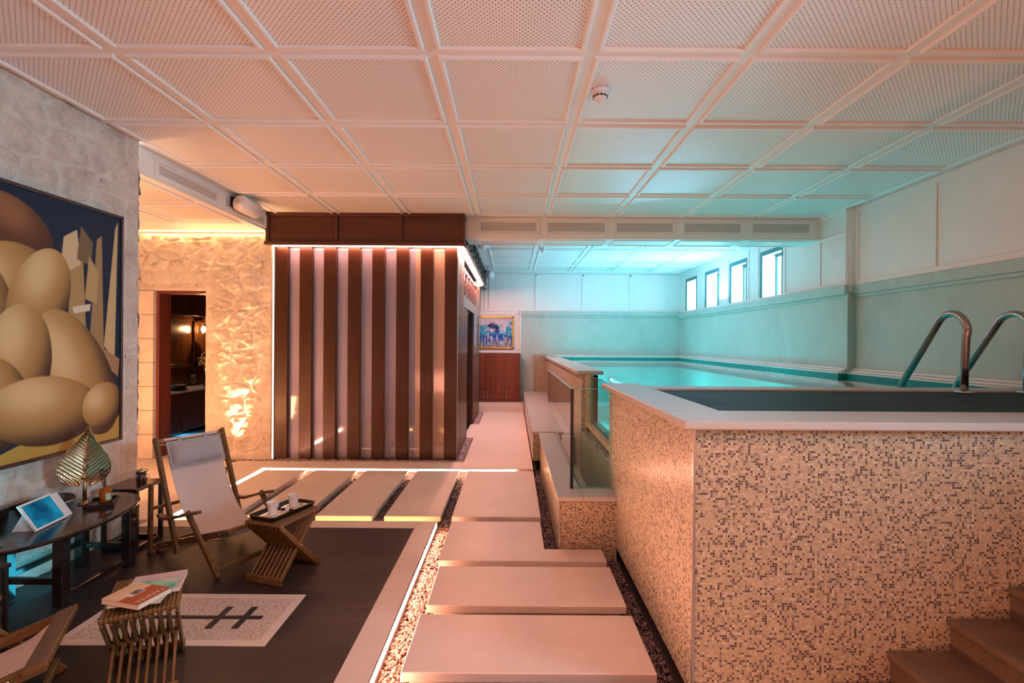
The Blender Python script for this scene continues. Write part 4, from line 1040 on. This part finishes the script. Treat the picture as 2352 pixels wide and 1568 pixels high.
# serving tray + cups
ta = math.atan2(.955 * .95 + .1, .297 + .2)  # long axis direction
c = wpt(st1, .118, .185)
def local_thing(name, label, cat, p, ang, group=None): return thing(name, label, cat, p, group, rz=ang, local=True)
stA = st1.rotation_euler[2]
tr = local_thing('serving_tray', 'dark wooden tray with turned-up rim on the slatted stool', 'tray', (c.x, c.y, .3675), stA + PI / 2 - .05)
tl, tw = .168, .086
MB().box(-tl, tl, -tw, tw, 0, .006, .002).build('base', dark_wood, tr)
mb = MB()
for (a, b_) in (((-tl, -tw, .006), (tl, -tw, .006)), ((tl, -tw, .006), (tl, tw, .006)), ((tl, tw, .006), (-tl, tw, .006)), ((-tl, tw, .006), (-tl, -tw, .006))):
    a = Vector(a); b_ = Vector(b_); m_ = (a + b_) / 2; o_ = Vector((m_.x, m_.y, 0)).normalized() * .012
    mb.add([a, b_, b_ + o_ + Vector((0, 0, .022)), a + o_ + Vector((0, 0, .022)), a - o_ * .3, b_ - o_ * .3, b_ + o_ * .6 + Vector((0, 0, .024)), a + o_ * .6 + Vector((0, 0, .024))],
           [(0, 1, 2, 3), (7, 6, 5, 4), (3, 2, 6, 7), (0, 3, 7, 4), (1, 5, 6, 2), (0, 4, 5, 1)])
mb.build('rim', dark_wood, tr)
trM = Matrix.Translation((c.x, c.y, .3675)) @ Matrix.Rotation(stA + PI / 2 - .05, 4, 'Z')
def cup_set(u, v, lab1, lab2, lab3):
    p = trM @ Vector((u, v, .0065)); a = stA + PI / 2 - .05 + .1
    s = local_thing('saucer', lab2, 'saucer', p, a, 'square white saucers on the tray')
    mb = MB(); n = 8
    def sf(q, r):
        x = (2 * q - 1); y = (2 * r - 1); return Vector((x * .062, y * .058, .003 + .007 * max(abs(x), abs(y)) ** 4))
    mb.grid(sf, 16, 16); mb.grid(lambda q, r: sf(q, r) - Vector((0, 0, .003)), 16, 16, flip=True); mb.build('plate', ceramic, s)
    q = trM @ Vector((u - .006, v, .0115))
    cu = local_thing('coffee_cup', lab1, 'cup', q, a, 'white coffee cups on the tray')
    b = MB().lathe([(.024, 0), (.026, .002), (.027, .024), (.029, .048), (.035, .074), (.038, .079), (.036, .079), (.033, .074), (.027, .048), (.024, .014), (0, .010)], (0, 0, 0), 28).build('body', ceramic, cu)
    MB().tube([(.030, 0, .066), (.046, 0, .070), (.053, 0, .058), (.048, 0, .036), (.027, 0, .026)], .0035, 8).build('handle', ceramic, cu)
    MB().lathe([(.030, .062), (0, .0625)], (0, 0, 0), 24).build('coffee', M_plain('milky_coffee', (.35, .24, .16), .2), cu)
    r = trM @ Vector((u + .040, v - .022, .0145))
    sp_ = local_thing('teaspoon', lab3, 'spoon', r, a + 1.3, 'teaspoons on the saucers')
    MB().lathe([(0, -.003), (.007, -.002), (.010, 0), (.009, .001), (0, -.0005)], (0, 0, .004), 14, sx=1.5).build('bowl', steel, sp_)
    MB().bar((.013, 0, .004), (.065, 0, .009), .004, .0018, b=.0005).build('handle', steel, sp_)
cup_set(.085, -.005, 'white coffee cup at the far right end of the tray', 'square white saucer at the far right end of the tray', 'teaspoon beside the far coffee cup')
cup_set(-.080, -.0, 'white coffee cup at the near left end of the tray', 'square white saucer at the near left end of the tray', 'teaspoon beside the near coffee cup')
p = trM @ Vector((-.02, -.05, .0145))
t = local_thing('sugar_bowl', 'tiny white jug between saucer and tray middle', 'jug', p, 0)
MB().lathe([(.009, 0), (.013, .006), (.013, .018), (.010, .026), (.012, .030)], (0, 0, 0), 18).build('body', ceramic, t)

# books on second stool
def book(label, pts_c, ang, w, l, th, cover, z0, pagem, curl=.0, group='books on the slatted stool'):
    b = local_thing('book', label, 'book', (pts_c[0], pts_c[1], z0), ang, group)
    MB().box(-w / 2 + .001, w / 2 - .002, -l / 2 + .002, l / 2 - .002, .001, th - .001).build('pages', pagem, b)
    mb = MB(); nx = 14
    def top(u, v): x = (u - .5) * w; return Vector((x, (v - .5) * l, th + curl * max(0, (.35 - u)) ** 2 * 8))
    mb.grid(top, nx, 2, False); mb.grid(lambda u, v: top(u, v) - Vector((0, 0, .0008)), nx, 2, False, flip=True)
    mb.box(-w / 2, w / 2, -l / 2, l / 2, 0, .0008)
    cvr = mb.build('cover', cover, b)
    return b, cvr
page = M_plain('book_paper', (.70, .66, .58), .8, var=.05, bstr=.3, bscale=300)
def q(px_, py_): return Vector((px_, py_))
# world corners (from the stool frame): big pale book
b1, _ = book('large pale lilac softcover book at the back of the stool top, lowest of the pile', (-1.552, 2.20), math.radians(23), .20, .178, .018, M_plain('lilac_cover', (.50, .42, .44), .45, var=.1, scale=9), .3675, page)
def mint():
    t_ = NT('mint_cover'); t_.bsdf(t_.ramp(t_.noise(t_.obj(), 5, 2), [(.35, (.02, .36, .27)), (.5, (.40, .62, .50)), (.65, (.62, .60, .44))]), .4); return t_.m
b2, _ = book('thin mint green magazine between the lilac book and the red paperback', (-1.53, 2.10), math.radians(14), .187, .212, .006, mint(), .3865, page)
cream = M_plain('cream_cover', (.66, .50, .32), .5, var=.05, scale=12)
b3, cov3 = book('cream and brick red paperback with YANKEE on its cover, topmost of the pile', (-1.525, 2.045), math.radians(-104), .145, .188, .020, cream, .3935, page)
red = M_plain('brick_red_print', (.34, .065, .022), .45, var=.1, scale=30)
zt_ = .0202
MB().box(-.0715, .0715, -.006, .0925, zt_, zt_ + .0005).build('red_panel', red, b3)
MB().box(-.030, .034, -.030, .012, zt_ + .0005, zt_ + .0009).build('picture_panel', M_plain('white_print', (.68, .62, .58), .5), b3)
MB().box(-.026, .014, -.026, .008, zt_ + .0009, zt_ + .0012).build('picture', M_plain('grey_print', (.16, .16, .19), .5, var=.9, scale=60), b3)
mb = MB()
for k, yy_ in enumerate((-.080, -.070, -.052)): mb.box(-.06, .06 - .012 * k, yy_, yy_ + .0012, zt_, zt_ + .0003)
mb.build('printed_line', M_plain('brown_print', (.42, .28, .16), .6), b3)
cu_ = bpy.data.curves.new('title', 'FONT'); cu_.body = 'YANKEE'; cu_.size = .031; cu_.extrude = .0002; cu_.align_x = 'CENTER'; cu_.align_y = 'CENTER'; cu_.space_character = 1.08
tmp = bpy.data.objects.new('tmp', cu_); C.objects.link(tmp); dg = bpy.context.evaluated_depsgraph_get(); me = bpy.data.meshes.new_from_object(tmp.evaluated_get(dg)); bpy.data.objects.remove(tmp)
ti = bpy.data.objects.new('title_lettering', me); C.objects.link(ti); ti.parent = b3; me.materials.append(M_plain('pale_letters', (.70, .55, .42), .5)); ti.location = (0, .068, zt_ + .0008)

# ================================================================== OVAL TABLE
oc = Vector((-2.575, 2.86)); oa, ob_ = .50, .27; oz = .42
t = thing('oval_table', 'near-black oval wooden side table with raised rear flaps against the stone wall', 'table', (oc.x, oc.y, 0))
mb = MB(); N = 64; ring = []
sec = [(.985, oz - .022), (1.0, oz - .016), (1.0, oz - .006), (.985, oz)]
vs = []
for k, z in sec:
    for i in range(N): th = 2 * PI * i / N; vs.append((max(oc.x + ob_ * k * math.cos(th), -2.84), oc.y + oa * k * math.sin(th), z))
fs = [tuple(range(N - 1, -1, -1)), tuple(range(3 * N, 4 * N))] + [(j * N + i, j * N + (i + 1) % N, j * N + N + (i + 1) % N, j * N + N + i) for j in range(3) for i in range(N)]
mb.add(vs, fs); top = mb.build('tabletop', dark_wood, t)
mb = MB()
for (x, y, a) in ((-2.37, 2.92, 0), (-2.55, 2.46, 1), (-2.6, 3.27, 1)):
    mb.add([(x + (.018 if a == 0 else .05) * math.cos(2 * PI * i / 20), y + (.05 if a == 0 else .016) * math.sin(2 * PI * i / 20), oz + .0006) for i in range(20)], [tuple(range(20))])
mb.build('hand_slot', M_plain('slot_shadow_wood', (.004, .003, .003), .8), t)
def flap(mb, cx, cy, dirv, half, h):
    n = 24; d = Vector(dirv).normalized(); nrm = Vector((-d.y, d.x, 0)); vs = []
    for s_ in (-.008, .008):
        vs.append(Vector((cx, cy, oz)) - d * half + nrm * s_); 
        for i in range(n + 1):
            a = PI * (1 - i / n); vs.append(Vector((cx, cy, oz + h * math.sin(a) ** .8)) + d * half * math.cos(a) + nrm * s_)
    m_ = n + 2; fs = [tuple(range(m_)), tuple(range(2 * m_ - 1, m_ - 1, -1))] + [(i, m_ + i, m_ + (i + 1) % m_, (i + 1) % m_) for i in range(m_)]
    mb.add(vs, fs)
mb = MB(); flap(mb, -2.825, 2.88, (0, 1, 0), .36, .085); mb.build('flap', dark_wood, t)
mb = MB(); flap(mb, -2.66, 2.50, (.55, -.2, 0), .16, .075); mb.build('flap', dark_wood, t)
for (x, y) in ((-2.45, 3.21), (-2.75, 3.21), (-2.45, 2.73), (-2.75, 2.73)): MB().box(x - .028, x + .028, y - .028, y + .028, 0, oz - .02, .004).build('leg', dark_wood, t)
MB().box(-2.74, -2.46, 2.71, 2.75, oz - .07, oz - .02).box(-2.74, -2.46, 3.19, 3.23, oz - .07, oz - .02).box(-2.47, -2.43, 2.73, 3.21, oz - .07, oz - .02).box(-2.77, -2.73, 2.73, 3.21, oz - .07, oz - .02).build('apron', dark_wood, t)
for a, b_ in (((-2.45, 2.73, .13), (-2.75, 2.73, .13)), ((-2.45, 3.21, .13), (-2.75, 3.21, .13)), ((-2.75, 2.73, .15), (-2.75, 3.21, .15)), ((-2.45, 2.73, .04), (-2.45, 3.21, .04))):
    MB().bar(a, b_, .026, .034).build('stretcher', dark_wood, t)
# tablet on white box
bz = oz + .001
t = thing('tablet_stand', 'white wedge box propping up the tablet on the oval table', 'stand', (-2.60, 2.80, bz))
whitebox = M_plain('white_box_plastic', (.70, .74, .75), .35, var=.02, bstr=0)
ca_, sa_ = .36, .93  # long direction of tablet (far-right along the table)
L = Vector((-.17, .985, 0)).normalized(); Nn = Vector((L.y, -L.x, 0)); up = (Vector((0, 0, 1)) * .84 - Nn * .54).normalized()
B0 = Vector((-2.520, 2.66, bz + .004))
def P3(l, h, n_=0): return B0 + L * l + up * h + up.cross(L) * n_
fn_ = L.cross(up).normalized()   # facing the room
def slab3(mb, l0, l1, h0, h1, n0_, n1_):
    vs = [B0 + L * l + up * h + fn_ * n_ for n_ in (n0_, n1_) for h in (h0, h1) for l in (l0, l1)]
    mb.add(vs, [(0, 2, 3, 1), (4, 5, 7, 6), (0, 1, 5, 4), (2, 6, 7, 3), (0, 4, 6, 2), (1, 3, 7, 5)])
mb = MB(); slab3(mb, .16, .295, .004, .158, -.028, -.011)
bk0 = B0 + L * .0; 
mb.add([B0 + L * .02 + Vector((0, 0, -.004)) - Nn * .012, B0 + L * .295 + Vector((0, 0, -.004)) - Nn * .012, B0 + L * .295 - Nn * .13 + Vector((0, 0, -.004)), B0 + L * .02 - Nn * .13 + Vector((0, 0, -.004)),
        B0 + L * .02 + up * .12 - fn_ * .012, B0 + L * .295 + up * .16 - fn_ * .012], [(0, 3, 2, 1), (0, 1, 5, 4), (2, 3, 4, 5), (0, 4, 3), (1, 2, 5)])
mb.build('box', whitebox, t)
t = thing('tablet', 'white-bordered tablet showing a glowing blue screen on the oval table', 'tablet', (-2.62, 2.7, bz))
mb = MB(); slab3(mb, 0, .235, 0, .165, -.008, 0); mb.build('casing', whitebox, t)
def M_screen():
    t_ = NT('blue_tablet_screen'); w_ = t_.world(); wv = t_.n('ShaderNodeTexWave'); wv.inputs['Scale'].default_value = 40; wv.inputs['Distortion'].default_value = 1.0; wv.inputs['Detail'].default_value = 1; t_.l(w_, wv.inputs['Vector'])
    nz_ = t_.noise(w_, 7, 2); col_ = t_.ramp(nz_, [(.3, (.0, .04, .11)), (.62, (.01, .22, .36))]); col_ = t_.mix(t_.math('MULTIPLY', wv.outputs['Fac'], .10), col_, (.1, .5, .7))
    e_ = t_.n('ShaderNodeEmission'); e_.inputs[1].default_value = 1.0; t_.l(col_, e_.inputs[0]); t_.l(e_.outputs[0], t_.out.inputs['Surface']); return t_.m
mb = MB(); slab3(mb, .016, .219, .012, .153, 0, .0008); mb.build('screen', M_screen(), t)

# black tray + diffuser
dc = Vector((-2.55, 3.13)); 
t = thing('square_tray', 'small black tray under the amber diffuser bottle on the oval table', 'tray', (dc.x, dc.y, oz))
def rbox(mb, cx, cy, a, x0, x1, y0, y1, z0, z1):
    ca, sa = math.cos(a), math.sin(a); n0 = len(mb.v); mb.box(x0, x1, y0, y1, z0, z1)
    for i in range(n0, len(mb.v)):
        x, y, z = mb.v[i]; mb.v[i] = (cx + x * ca - y * sa, cy + x * sa + y * ca, z)
mb = MB(); A = .55; w_ = .065; l_ = .095
rbox(mb, dc.x, dc.y, A, -w_, w_, -l_, l_, oz + .001, oz + .007)
for (x0, x1, y0, y1) in ((-w_, w_, -l_, -l_ + .006), (-w_, w_, l_ - .006, l_), (-w_, -w_ + .006, -l_, l_), (w_ - .006, w_, -l_, l_)): rbox(mb, dc.x, dc.y, A, x0, x1, y0, y1, oz + .007, oz + .022)
mb.build('base', black, t)
t = thing('reed_diffuser', 'amber glass bottle with dark reed sticks on the small black tray', 'diffuser', (dc.x + .0, dc.y + .02, oz + .007))
bx, by = dc.x + .0, dc.y + .02; z = oz + .0075
amber = NT('amber_glass'); amber.bsdf((.50, .13, .008), .05, trans=.4, ior=1.4)
MB().lathe([(.030, z), (.033, z + .004), (.033, z + .066), (.028, z + .074), (.013, z + .080), (.013, z + .098), (.011, z + .098)], (bx, by, 0), 28).build('bottle', amber.m, t)
mb = MB(); 
mb.add([(bx + .0337 * math.cos(a), by + .0337 * math.sin(a), z + .036 + .0 + .02 * s_) for s_ in (-1, 1) for a in [(-.9 + .08 * i) for i in range(12)]], [(i, i + 1, 12 + i + 1, 12 + i) for i in range(11)])
mb.build('label', M_plain('mint_sticker', (.30, .62, .50), .5), t)
mb = MB()
for (dx, dy) in ((-.035, -.01), (-.022, .004), (-.012, .018), (-.028, .022), (-.04, .01)): mb.tube([(bx, by, z + .03), (bx + dx, by + dy, z + .205)], .0018, 6)
mb.build('reed', M_plain('dark_reed', (.03, .018, .012), .7), t)

# leaf sculpture
lc = Vector((-2.665, 3.13)); 
t = thing('leaf_sculpture', 'upright ribbed golden metal leaf on a thin stem standing on the oval table', 'sculpture', (lc.x, lc.y, oz))
MB().lathe([(.035, oz + .001), (.036, oz + .006), (.014, oz + .012), (.011, oz + .02)], (lc.x, lc.y, 0), 24).tube([(lc.x, lc.y, oz + .015), (lc.x, lc.y, oz + .10), (lc.x, lc.y, oz + .19)], [.011, .010, .006], 14).build('stem', bronze, t)
wd = Vector((.86, .51, 0)).normalized(); nd = Vector((wd.y, -wd.x, 0))
zb0 = oz + .150; Lh = .335
def half(v): 
    return .128 * (math.sin(PI * min(1, v * 1.02 + .02) ** .62) ** .72 if v < .98 else .0) * (1 if v < .7 else 1) 
prof_l = [0, .05, .10, .2, .32, .45, .6, .72, .84, .93, 1.0]; prof_w = [.026, .082, .108, .130, .132, .115, .080, .050, .025, .010, .001]
def hw_(v): return float(np.interp(v, prof_l, prof_w))
def leafp(u, v, off=0):
    a = 2 * u - 1; w_ = hw_(v); drop = -.035 * abs(a) * (1 - v) ** 3
    rib = .0062 * math.sin((v * Lh * 1.0 - abs(a) * w_ * .95) * 2 * PI / .023)
    bend = .03 * math.sin(v * PI * .8) 
    return Vector((lc.x, lc.y, zb0 + v * Lh + drop)) + wd * (a * w_ + .012 * v * v * 2) + nd * (abs(a) ** 1.5 * .018 - rib * 1.3 + bend * .6 + off) 
mb = MB(); mb.grid(lambda u, v: leafp(u, v), 40, 150); mb.grid(lambda u, v: leafp(u, v, -.002), 40, 150, flip=True)
for s_ in (0, 1): mb.tube([leafp(s_, v / 30) for v in range(31)], .0028, 6)
mb.tube([leafp(.5, v / 20, .003) for v in range(21)], [.006 * (1 - v / 24) for v in range(21)], 8)
mb.build('leaf_blade', gold, t)

# nest table behind chair with metal pot
t = thing('side_table', 'small dark open-frame side table between the oval table and the deck chair', 'table', (-2.67, 3.54, 0))
x0, x1, y0, y1, zt = -2.78, -2.56, 3.42, 3.66, .43
for (x, y) in ((x0, y0), (x1, y0), (x0, y1), (x1, y1)): MB().box(x - .013, x + .013, y - .013, y + .013, 0, zt - .02, .003).build('leg', dark_wood, t)
MB().box(x0 - .02, x1 + .02, y0 - .02, y1 + .02, zt - .022, zt, .004).build('tabletop', dark_wood, t)
MB().box(x0, x1, y0 - .01, y0 + .01, .0, .03).box(x0, x1, y1 - .01, y1 + .01, 0, .03).box(x0 - .01, x0 + .01, y0, y1, 0, .03).box(x1 - .01, x1 + .01, y0, y1, 0, .03).build('base_frame', dark_wood, t)
px_, py_ = -2.62, 3.55
t = thing('metal_pot', 'small shiny metal pot with ear handles on the dark side table', 'pot', (px_, py_, zt))
MB().lathe([(.028, zt), (.032, zt + .004), (.034, zt + .06), (.037, zt + .085), (.040, zt + .088), (.036, zt + .088), (.032, zt + .06), (.028, zt + .01), (0, zt + .008)], (px_, py_, 0), 28).build('body', steel, t)
for s_ in (-1, 1): MB().tube([(px_ + s_ * .033, py_, zt + .062), (px_ + s_ * .052, py_, zt + .06), (px_ + s_ * .054, py_, zt + .045), (px_ + s_ * .033, py_, zt + .035)], .003, 8).build('handle', steel, t)
MB().lathe([(.041, zt + .088), (.041, zt + .092), (.01, zt + .096), (.008, zt + .104), (0, zt + .105)], (px_, py_, 0), 28).build('lid', steel, t)

# lantern at the left edge
t = thing('lantern', 'dark metal and glass floor lantern cut by the left edge of the picture', 'lantern', (-2.41, 2.18, 0))
lx0, lx1, ly0, ly1, lz = -2.52, -2.31, 2.07, 2.29, .40
mb = MB()
for (x, y) in ((lx0, ly0), (lx1, ly0), (lx0, ly1), (lx1, ly1)): mb.bar((x, y, .02), (x, y, lz), .018, .018)
mb.box(lx0 - .02, lx1 + .02, ly0 - .02, ly1 + .02, 0, .02, .003).box(lx0 - .015, lx1 + .015, ly0 - .015, ly1 + .015, lz, lz + .02, .003)
mb.build('frame', iron, t)
MB().lathe([(.12, lz + .02), (.05, lz + .07), (.03, lz + .09), (0, lz + .09)], ((lx0 + lx1) / 2, (ly0 + ly1) / 2, 0), 4, smooth=False).build('roof', iron, t)
MB().box(lx0, lx1, ly0 - .002, ly0 + .002, .02, lz).box(lx0, lx1, ly1 - .002, ly1 + .002, .02, lz).box(lx0 - .002, lx0 + .002, ly0, ly1, .02, lz).box(lx1 - .002, lx1 + .002, ly0, ly1, .02, lz).build('pane', clear, t)

# ================================================================== LIGHTS
def area(name, loc, target, sx, sy, energy, col, spread=180):
    L = bpy.data.lights.new(name, 'AREA'); L.shape = 'RECTANGLE'; L.size = sx; L.size_y = sy; L.energy = energy; L.color = col; L.spread = math.radians(spread)
    o = bpy.data.objects.new(name, L); C.objects.link(o); o.location = loc
    o.rotation_euler = (Vector(target) - Vector(loc)).to_track_quat('-Z', 'Y').to_euler(); return o
def point(name, loc, energy, col, r=.05):
    L = bpy.data.lights.new(name, 'POINT'); L.energy = energy; L.color = col; L.shadow_soft_size = r
    o = bpy.data.objects.new(name, L); C.objects.link(o); o.location = loc; return o
SAL = (1.0, .355, .235)
area('lounge_lamp_left', (-1.5, -1.7, .25), (-.9, .2, 3.0), 2.2, 1.0, 66, SAL)  # added warm fill, unseen behind the camera, lifts the left ceiling
area('lounge_lamp_right', (2.2, -1.7, .25), (2.0, .2, 3.0), 2.2, 1.0, 12, (1.0, .37, .22))  # matching added fill on the right, also out of view
area('hall_downlight', (.1, .6, 2.93), (.15, 2.4, 0), .4, .4, 25, (1.0, .38, .29), 110)  # added fill high out of view, brightens the paving slabs
point('lounge_bulb_a', (1.55, -.7, 2.2), 5, (1.0, .50, .32), .06)
point('lounge_bulb_b', (2.9, .2, 2.5), 6, (1.0, .47, .27), .06)
area('cool_daylight_lounge', (3.7, .6, 1.9), (-2.9, 2.8, 1.7), .8, .8, 26, (.50, .80, 1.0), 70)  # added cool fill out of view, greys the painting wall; no window here
point('sconce_glow', (-4.86, 8.0, 1.62), 9, (1, .5, .2), .03)
area('recess_lamp', (-4.05, 4.25, .35), (-3.85, 6.1, 1.7), 1.0, .4, 44, (1.0, .40, .16))  # added orange fill hidden behind the wall end, brightens the recess stones
area('recess_lamp_up', (-3.9, 4.9, .30), (-3.9, 5.4, 2.8), 1.2, .5, 17, (1.0, .42, .17))  # second added fill in the recess, aimed up at its soffit
area('counter_toe_light', (-4.75, 7.6, .145), (-4.70, 7.6, 0), .2, 2.4, 5, (.05, .45, 1.0))
area('table_glow', (-2.60, 2.9, .05), (-2.9, 2.9, .35), .15, .5, 2.0, (.05, .72, 1.0))
area('table_glow_high', (-2.70, 2.45, .47), (-2.9, 2.9, .62), .1, .1, 1.3, (.05, .75, 1.0))
# pool
area('pool_glow_up', (2.4, 8.6, .30), (2.4, 8.4, 3), 2.3, 5.0, 56, (.0, .78, 1.0), 150)
area('pool_glow_near', (2.4, 4.9, .30), (2.4, 4.9, 3), 2.3, 2.0, 3, (.01, .92, .88), 130)
for q_ in ((1.5, 10.6, .55), (3.2, 9.6, .55), (3.2, 6.8, .55), (1.3, 7.6, .5), (1.8, 4.8, .5)): point('pool_lamp_light', q_, 13 if q_[1] > 5 else 7, (.0, .82, 1.0), .06)
area('window_daylight', (3.60, 8.9, 2.16), (3.15, 8.9, 3.2), .18, 4.0, 132, (.30, .60, .95))  # unseen uplight added above the cornice, brightens the ceiling by the windows

w = bpy.data.worlds.new('daylight_outside'); bpy.context.scene.world = w; w.use_nodes = True
bg = w.node_tree.nodes['Background']; bg.inputs[0].default_value = (.80, .92, 1.0, 1); bg.inputs[1].default_value = 11.0

# ================================================================== CAMERA
cam = bpy.data.cameras.new('camera'); cam.sensor_width = 36; cam.lens = 36 * 1150 / 2352; cam.clip_start = .05
co = bpy.data.objects.new('camera', cam); C.objects.link(co); co.location = (0, 0, 1.45)
co.rotation_mode = 'QUATERNION'; co.rotation_quaternion = Quaternion((1, 0, 0), PI / 2) @ Quaternion((0, 0, 1), math.radians(.35))
sc = bpy.context.scene; sc.camera = co
sc.view_settings.view_transform = 'Standard'; sc.view_settings.look = 'None'; sc.view_settings.gamma = 1; sc.view_settings.exposure = 0; sc.view_settings.use_curve_mapping = False
cy = sc.cycles; cy.use_denoising = True; cy.max_bounces = 8; cy.diffuse_bounces = 4; cy.glossy_bounces = 4; cy.transparent_max_bounces = 12; cy.transmission_bounces = 6; cy.sample_clamp_indirect = 4; cy.caustics_reflective = False; cy.caustics_refractive = False
